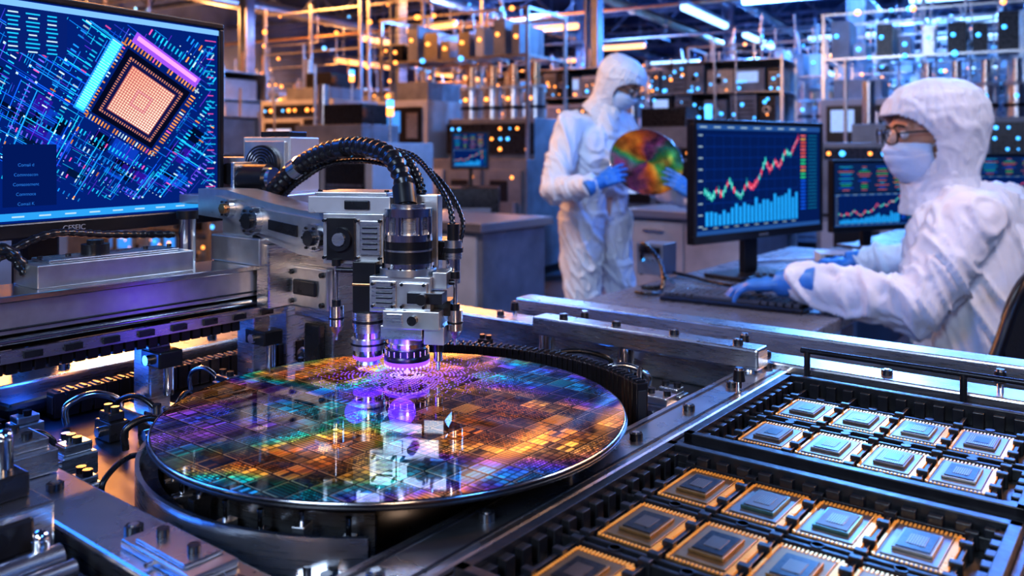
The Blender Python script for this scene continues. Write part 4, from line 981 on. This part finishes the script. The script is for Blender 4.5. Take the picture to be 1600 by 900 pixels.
TM=Matrix.Translation((-.079,.63,0))@Matrix.Rotation(D(-10),4,'Z')
def part(nm,fn,bev=.0008):
    b=MB(TM); fn(b); return fin(b,nm,gr,bev=bev)
def f(b):
    b.bx(-.066,-.018,.0,.050,1.163,1.201,SATIN); b.bx(-.062,-.040,-.003,.0,1.166,1.198,BLK); b.bx(-.036,-.020,-.002,.0,1.170,1.196,STEEL)
    for z in(1.168,1.196):
        for x in(-.064,-.038,-.020): b.cyl((x,-.004,z),(x,0,z),.0013,DARKM,seg=8)
    for k in range(5): b.bx(-.034,-.022,-.0028,-.002,1.174+k*.004,1.1755+k*.004,DARKM)
    b.cyl((-.051,-.006,1.182),(-.051,-.003,1.182),.009,DARKM,seg=20); b.cyl((-.051,-.0075,1.182),(-.051,-.006,1.182),.005,STEEL,seg=20); b.bx(-.068,-.066,.005,.045,1.168,1.196,DARKM)
part('head_housing',f)
def f(b):
    b.bx(-.080,-.014,.004,.060,1.201,1.214,WHTM); b.bx(-.076,-.018,.008,.056,1.214,1.217,SATIN); b.bx(-.05,-.03,.002,.004,1.204,1.211,DARKM)
    for x in(-.074,-.02): b.vc(x,.014,1.217,1.2185,.002,DARKM,seg=8)
part('top_cover',f)
def f(b):
    x=.0015
    b.vc(x,0,1.200,1.206,.0178,POL,seg=32); b.vc(x,0,1.206,1.209,.013,STEEL,seg=32); b.vc(x,0,1.184,1.200,.0128,STEEL,seg=28); b.vc(x,0,1.182,1.187,.0182,POL,seg=32)
    for k in range(6):
        a=k*math.pi/3+.3; b.vc(x+math.cos(a)*.0148,math.sin(a)*.0148,1.186,1.2,.0028,POL,seg=10)
    b.vc(x,0,1.166,1.182,.0176,BLK,seg=32); b.vc(x,0,1.1745,1.176,.0180,STEEL,seg=32); b.vc(x,0,1.162,1.166,.0194,POL,seg=32); b.vc(x,0,1.157,1.162,.0212,SATIN,seg=32)
    for k in range(12):
        a=k*math.pi/6; b.vc(x+math.cos(a)*.0190,math.sin(a)*.0190,1.162,1.1635,.0011,DARKM,seg=6)
part('motor',f)
def f(b):
    b.bx(-.0225,.0235,-.018,.019,1.131,1.157,SATIN); b.bx(-.0205,-.002,-.0195,-.018,1.134,1.154,STEEL); b.bx(.001,.0215,-.021,-.018,1.138,1.153,SATIN)
    for k in range(4): b.bx(-.017,-.0045,-.0202,-.0195,1.1375+k*.0036,1.139+k*.0036,DARKM)
    b.bx(-.011,.031,-.0220,.016,1.120,1.133,SATIN); b.bx(.008,.034,-.025,-.01,1.139,1.147,DARKM); b.cyl((.02,-.031,1.143),(.02,-.023,1.143),.004,BLK,seg=14); b.cyl((.012,-.027,1.127),(.012,-.022,1.127),.0035,DARKM,seg=14); b.bx(-.008,.004,-.0230,-.022,1.122,1.131,STEEL)
    b.bx(-.0145,.017,-.0170,.016,1.111,1.121,STEEL); b.bx(.018,.033,-.016,.008,1.108,1.121,SATIN); b.bx(-.025,-.0225,-.01,.012,1.135,1.153,DARKM)
    for x in(-.019,-.004,.003,.0195):
        for z in(1.136,1.152): b.cyl((x,-.0225,z),(x,-.019,z),.0012,DARKM,seg=8)
    b.bx(.0235,.034,-.012,.012,1.148,1.160,SATIN); b.bx(.0235,.036,-.009,.009,1.128,1.139,BLK)
part('optics_body',f)
def f(b):
    x=.0005
    b.vc(x,0,1.102,1.111,.0140,STEEL,seg=36); b.vc(x,0,1.104,1.1065,.0155,POL,seg=36); b.vc(x,0,1.0975,1.102,.0160,DARKM,seg=36)
    for k in range(20):
        a=k*math.pi/10; b.vc(x+math.cos(a)*.0162,math.sin(a)*.0162,1.0975,1.1015,.0007,POL,seg=6)
    b.lathe((x,0,0),[(.0160,1.0975),(.0170,1.096),(.0170,1.0935)],BLK,36); b.lathe((x,0,0),[(.0152,1.0897),(.013,1.0885),(.006,1.0882),(.0035,1.0885)],DARKM,36); b.lathe((x,0,0),[(.0045,1.089),(.002,1.0860),(.0008,1.0850)],POL,20)
part('lens_barrel',f)
def f(b):
    x=.0005; b.lathe((x,0,0),[(.0167,1.0935),(.0170,1.0912),(.0152,1.0895)],VIOL,40)
    for k in range(30):
        a=k*math.pi/15; b.ell((x+math.cos(a)*.0163,math.sin(a)*.0163,1.0896),.0009,VIOLW,nu=8,nv=6)
part('led_ring',f)
def f(b):
    b.cyl((.0005,0,1.0851),(.0005,0,1.0812),.0009,VIOLW,.0006,10); b.ell((.0005,0,1.0842),.0014,VIOLW,nu=10,nv=8)
part('glowing_beam_tip',f,0)  # glowing cone models the thin light beam as solid geometry
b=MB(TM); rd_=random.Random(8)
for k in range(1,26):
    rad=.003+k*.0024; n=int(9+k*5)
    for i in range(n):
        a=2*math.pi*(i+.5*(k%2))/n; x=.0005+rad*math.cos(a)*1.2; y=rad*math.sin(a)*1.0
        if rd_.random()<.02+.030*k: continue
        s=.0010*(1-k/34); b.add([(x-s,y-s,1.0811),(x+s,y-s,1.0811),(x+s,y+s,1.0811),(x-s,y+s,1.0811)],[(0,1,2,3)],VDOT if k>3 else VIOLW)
o=fin(b,'painted_glow_dots',gr); o['kind']='stuff'  # emissive quads painted over the wafer in place of the tool's light
def f(b):
    x=-.0300; b.bx(x-.009,x+.009,-.009,.009,1.128,1.166,BLK); b.bx(x-.0095,x+.0095,-.0095,-.0085,1.148,1.150,COPPER); b.vc(x,0,1.113,1.128,.0118,STEEL,seg=30); b.vc(x,0,1.120,1.122,.0122,DARKM,seg=30); b.vc(x,0,1.108,1.113,.0105,POL,seg=30)
    b.vc(x,0,1.100,1.108,.0128,SATIN,seg=30); b.vc(x,0,1.1035,1.1050,.0132,DARKM,seg=30); b.vc(x,0,1.095,1.100,.0112,POL,seg=30); b.vc(x,0,1.089,1.095,.009,STEEL,.006,30)
part('secondary_optic',f)
def f(b): b.lathe((-.03,0,0),[(.0112,1.0955),(.0114,1.0935),(.0090,1.0920)],VIOL,32)
part('led_ring',f)
def nozzle(nm,x,y,zt):
    def f(b):
        b.vc(x,y,1.135,zt,.0015,POL,seg=10); b.vc(x,y,1.132,1.1365,.0035,DARKM,seg=14); b.vc(x,y,1.117,1.132,.0055,POL,seg=20); b.vc(x,y,1.122,1.1235,.0059,DARKM,seg=20); b.lathe((x,y,0),[(.0055,1.117),(.003,1.112),(.0012,1.1105),(.001,1.106)],STEEL,16)
        b.cyl((x,y,zt-.006),(x*.5,y,zt-.006),.002,DARKM,seg=8); b.vc(x,y,zt-.003,zt+.002,.0035,BLK,seg=12)
    part(nm,f,0)
nozzle('dispensing_nozzle',-.0536,-.004,1.165); nozzle('dispensing_nozzle',.0385,-.004,1.158)
def f(b): b.vc(.0255,-.004,1.094,1.112,.0032,POL,seg=14); b.vc(.0255,-.004,1.101,1.106,.0042,DARKM,seg=14); b.vc(.0255,-.004,1.087,1.094,.0014,STEEL,seg=8)
part('probe',f)
def f(b):
    b.vc(.0345,.006,1.150,1.168,.0055,POL,seg=18); b.vc(.0345,.006,1.168,1.182,.0065,STEEL,seg=18); b.vc(.0345,.006,1.173,1.1765,.0075,DARKM,seg=18); b.vc(.0345,.006,1.182,1.194,.0045,BLK,seg=18); b.bx(.022,.036,.0,.012,1.152,1.158,SATIN)
part('hose_fitting',f)
def f(b): b.bx(-.012,.020,.016,.03,1.15,1.215,SATIN); b.bx(-.02,.03,.018,.05,1.165,1.18,DARKM)
part('back_bracket',f)
RD=Matrix.Translation((-.235,.86,0))@Matrix.Rotation(D(-20),4,'Z')
rd=empty('drive_unit',(-.24,.86,DK),'white and silver drive unit boxes with fan grille on a post','machine part')
b=MB(RD); b.bx(-.028,.028,-.025,.025,1.207,1.262,WHTM); b.bx(-.024,.024,-.029,-.025,1.212,1.258,SATIN); b.cyl((0,-.034,1.235),(0,-.029,1.235),.019,DARKM,seg=28)
for k in range(5): b.lathe((0,0,0),[(.004+k*.003,0),(.005+k*.003,0),(.005+k*.003,.001)],POL,24,L=Matrix.Translation((0,-.0345,1.235))@Matrix.Rotation(D(90),4,'X'))
b.bx(-.015,.02,-.015,.015,1.262,1.268,DARKM); fin(b,'fan_housing',rd,bev=.0015)
b=MB(RD); b.bx(-.062,-.030,-.02,.02,1.207,1.242,SATIN); b.cyl((-.046,-.026,1.225),(-.046,-.02,1.225),.011,BLK); fin(b,'servo_box',rd,bev=.001)
b=MB(RD); b.cyl((.0,-.06,1.222),(.028,-.06,1.222),.014,BLK); b.cyl((.028,-.06,1.222),(.034,-.06,1.222),.011,POL); b.bx(-.004,.0,-.075,-.04,1.207,1.238,STEEL); fin(b,'servo_motor',rd,bev=.001)
b=MB(RD); b.bx(-.07,.045,-.08,.03,1.198,1.207,SATIN); b.bx(-.03,.02,-.02,.02,DK+.0005,1.198,STEEL); fin(b,'post',rd,bev=.001)
def hose(pts,r,rib=.10): cable(pts,r,'',RUB,'hose',gr,rib=rib,ribn=max(.0011,r*.3))
base=[(-.2224,.78,1.210),(-.1994,.76,1.2298),(-.1665,.73,1.2463),(-.1304,.70,1.2530),(-.0979,.665,1.2455),(-.0837,.645,1.2271),(-.080,.635,1.207)]
hose(base,.0072)
hose([(x+.005+i*.001,y+.014,z-.004+.0005*i) for i,(x,y,z) in enumerate(base)],.0042)
hose([(-.245,.80,1.200),(-.215,.78,1.207),(-.19,.76,1.222),(-.165,.75,1.236),(-.13,.73,1.240),(-.095,.70,1.234),(-.072,.66,1.220),(-.068,.645,1.207)],.0022)
hose([(-.131,.72,1.2514),(-.10,.71,1.250),(-.078,.70,1.240),(-.0535,.67,1.221),(-.0386,.65,1.197),(-.0394,.64,1.180),(-.0445,.635,1.168)],.0018)
hose([(-.10,.70,1.250),(-.080,.69,1.244),(-.062,.66,1.228),(-.048,.64,1.208),(-.0445,.632,1.193)],.0022)
for a,c,r,mt in(((-.1965,.757,1.231),(-.189,.752,1.2355),.0092,POL),((-.08,.635,1.207),(-.0825,.642,1.221),.0090,BLK),((-.146,.713,1.2505),(-.140,.709,1.2515),.0084,DARKM)):
    b=MB(); b.cyl(a,c,r,mt); fin(b,'hose_clamp',gr)
b=MB(MF); b.vc(-.668,.40,1.1515,1.19,.007,POL); b.vc(-.668,.40,1.19,1.197,.009,BLK); fin(b,'air_cylinder',gr)
# ------------------------------------------------------------------ trays and chips
def tray(u0,u1,v0,v1,rows,lab):
    z=1.0525; c=MF@Vector(((v0+v1)/2,(u0+u1)/2,z)); r=empty('chip_tray',c,lab,'tray','black chip trays')
    b=MB(MF); b.bx(v0,v1,u0,u1,z,z+.004,TRAY); fin(b,'base',r,bev=.0006)
    b=MB(MF); h=z+.018
    for (a,bb,c_,d) in((v0,v1,u0,u0+.006),(v0,v1,u1-.006,u1),(v0,v0+.006,u0,u1),(v1-.006,v1,u0,u1)): b.bx(a,bb,c_,d,z+.004,h,TRAY)
    b.bx(v0-.004,v1+.004,u0-.004,u0,z+.008,z+.012,TRAY); b.bx(v0-.004,v0,u0,u1,z+.008,z+.012,TRAY); b.bx(v0,v1,u1,u1+.003,z+.008,z+.012,TRAY); b.bx(v1,v1+.004,u0,u1,z+.008,z+.012,TRAY)
    x=v0+.01
    while x<v1-.01:
        b.bx(x,x+.007,u0+.006,u0+.011,z+.004,h-.003,TRAY); b.bx(x,x+.007,u1-.011,u1-.006,z+.004,h-.003,TRAY); x+=.0125
    y=u0+.01
    while y<u1-.01:
        b.bx(v0+.006,v0+.011,y,y+.007,z+.004,h-.003,TRAY); b.bx(v1-.011,v1-.006,y,y+.007,z+.004,h-.003,TRAY); y+=.0125
    fin(b,'rim',r,bev=.0005)
    b=MB(MF)
    for i in range(5):
        x=-.2235+i*.037; b.bx(x-.0012,x+.0012,u0+.01,u1-.01,z+.004,z+.0105,TRAY)
        for uu in rows:
            for s in(-.0265,.0265,-.012,.012): b.bx(x-.003,x+.003,uu+s-.002,uu+s+.002,z+.004,z+.0125,TRAY)
    for uu in rows:
        for s in(-.0275,.0275): b.bx(v0+.01,v1-.01,uu+s-.0012,uu+s+.0012,z+.004,z+.0105,TRAY)
        for i in range(4):
            xx=-.205+i*.037; b.bx(xx-.012,xx+.012,uu-.02,uu+.02,z+.004,z+.0075,TRAY)
            for s in(-1,1): b.cyl((xx,uu+s*.030,z+.004),(xx,uu+s*.030,z+.011),.003,TRAY,seg=12)
    fin(b,'pocket_grid',r,bev=.0004)
tray(.488,.668,-.243,-.055,(.6065,.541),'black plastic chip tray holding eight silver processor chips')
tray(.270,.470,-.243,-.055,(.4325,.3715,.310),'black plastic chip tray holding gold-edged processor chips')
CZ=1.0605
def chip(style,lab):
    o=Vector((0,0,CZ)); r=empty('processor_chip',o,lab,'computer chip','processor chips in trays')
    W_,L_=.0155,.0225
    b=MB(MF); b.bx(-W_,W_,-L_,L_,CZ,CZ+.0018,[SUBS,SUBS2,SUBS,SUBS2][style]); fin(b,'substrate',r,bev=.0004)
    b=MB(MF); z0,z1=CZ+.0018,CZ+.0023
    for i in range(15):
        x=-W_+.0014+i*(2*W_-.0028)/14
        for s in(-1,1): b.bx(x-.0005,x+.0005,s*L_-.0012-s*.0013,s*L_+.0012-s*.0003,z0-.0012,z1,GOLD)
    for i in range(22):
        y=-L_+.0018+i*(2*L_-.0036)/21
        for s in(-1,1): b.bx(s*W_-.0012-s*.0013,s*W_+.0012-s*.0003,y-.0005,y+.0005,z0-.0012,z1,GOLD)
    fin(b,'contact_ring',r)
    b=MB(MF); b.bx(-.0124,.0124,-.0186,.0186,z0,z0+.0006,[LIDS,LIDG,LIDS,LIDS][style]); b.bx(-.0088,.0088,-.0125,.0125,z0+.0006,z0+.0022,[LID,LIDG,LIDS,LIDT][style]); fin(b,'heat_spreader',r,bev=.0004)
    b=MB(MF); b.bx(-.0076,.0076,-.0108,.0108,z0+.0022,z0+.0026,[CHIPD,DIEB,DIEB,LID][style]); b.bx(-.0042,.0042,-.0060,.0060,z0+.0026,z0+.0028,[DIEB,CHIPD,CHIPD,CHIPD][style]); fin(b,'die',r,bev=.0001)
    return r
protoC=[chip(0,'dark silver processor chip with gold contacts in the black tray'),chip(1,'gold and bronze processor chip with dark die in the black tray'),chip(2,'pale silver processor chip with gold pin edge in the black tray'),chip(3,'green-tinted silver processor chip with gold pin edge in the tray')]
used=[False]*4
def putchip(style,v,u):
    w=MF@Vector((v,u,0))
    if not used[style]:
        used[style]=True; protoC[style].location=protoC[style].location+w; WL[protoC[style].name]+=w; return
    p=protoC[style]; clone(p,w+Vector((0,0,CZ))-WL[p.name])
for i in range(4):
    putchip([0,0,2,0][i],-.205+i*.037,.6065); putchip([0,2,0,2][i],-.205+i*.037,.541)
    putchip([1,3,3,2][i],-.205+i*.037,.4325); putchip([1,1,1,1][i],-.205+i*.037,.3715)
putchip(1,-.205,.310)
# ------------------------------------------------------------------ lights
def area(name,loc,tgt,size,col,W,sy=None):
    l=bpy.data.lights.new(name,'AREA'); l.energy=W; l.color=col; l.size=size
    if sy: l.shape='RECTANGLE'; l.size_y=sy
    o=bpy.data.objects.new(name,l); COL.objects.link(o); o.location=loc
    o.rotation_euler=(Vector(tgt)-Vector(loc)).to_track_quat('-Z','Y').to_euler()
def pt(name,loc,col,W,r=.01):
    l=bpy.data.lights.new(name,'POINT'); l.energy=W; l.color=col; l.shadow_soft_size=r
    o=bpy.data.objects.new(name,l); COL.objects.link(o); o.location=loc
area('key_blue',(2.2,1.2,3.2),(.9,2.2,1),.6,(.52,.70,1),38)
area('machine_front_cool',(-.9,-1.1,2.2),(-.1,.65,1.1),.7,(.62,.78,1),32)  # front lights are unseen fills added behind the camera for the metal
area('machine_front_right',(1.2,-.8,2.3),(-.1,.65,1.1),.4,(.10,.34,1),15)
area('machine_front_warm',(.3,-1.6,1.7),(-.1,.65,1.15),.4,(1,.66,.42),10)
area('machine_left_blue',(-1.3,.9,1.9),(-.1,.6,1.1),.4,(.03,.22,1),18,.9)
area('machine_warm',(-1.0,2.0,2.1),(-.2,.7,1.1),.25,(1,.34,.07),8,.7)
area('tray_warm',(1.3,1.4,2.2),(.25,.5,1.05),.25,(1,.45,.15),17,.6)
area('people_rim_blue',(2.6,4.0,2.8),(.9,3.0,1.1),.6,(.07,.26,1),60)
area('people_warm',(-1.4,3.4,2.6),(.45,4.4,1.2),.5,(1,.5,.25),28)
area('standing_key',(-.5,2.4,3.1),(.5,4.4,1.2),.5,(.6,.75,1),36)
for i,(x,y,c,w,s) in enumerate([(-4.4,8,(1,.36,.09),380,.8),(-5.2,11.5,(1,.38,.10),380,.8),(-1.0,14.5,(1,.38,.10),420,1.5),(-7,15,(1,.36,.09),520,.8),(3.4,8.5,(.12,.38,1),380,.8),(5,11.5,(.12,.38,1),620,.8),(1,17,(.16,.40,1),700,1.5),(8,17,(.10,.34,1),750,.8),(-4,20,(1,.40,.12),520,.8),(6,22,(.08,.32,1),800,.8)]):
    area('hall_%s'%('warm' if c[0]==1 else 'cool'),(x,y,4.1),(x,y,0),s,c,w)
for (x,y,c,w) in [(-3.5,10,(1,.36,.10),120),(3.5,12,(.1,.34,1),240),(0,17,(.15,.36,1),220),(-6,18,(1,.4,.12),120)]:
    area('hall_ceiling_fill',(x,y,2.7),(x,y,5),.5,c,w)  # upward lights without fixtures, added to brighten the ceiling
pt('tool_violet',(-.079,.604,1.100),(.12,.03,1),.020,.010)
pt('tool_violet_side',(-.112,.604,1.100),(.10,.03,1),.010,.008)
pt('deck_blue',(-.36,.66,1.075),(.03,.16,1),.08,.012)
pt('deck_blue_near',(-.20,.42,1.052),(.03,.18,1),.02,.006)
wd=bpy.data.worlds.new('world'); scene.world=wd; wd.use_nodes=True
bg=wd.node_tree.nodes['Background']; bg.inputs[0].default_value=(.05,.09,.2,1); bg.inputs[1].default_value=.15
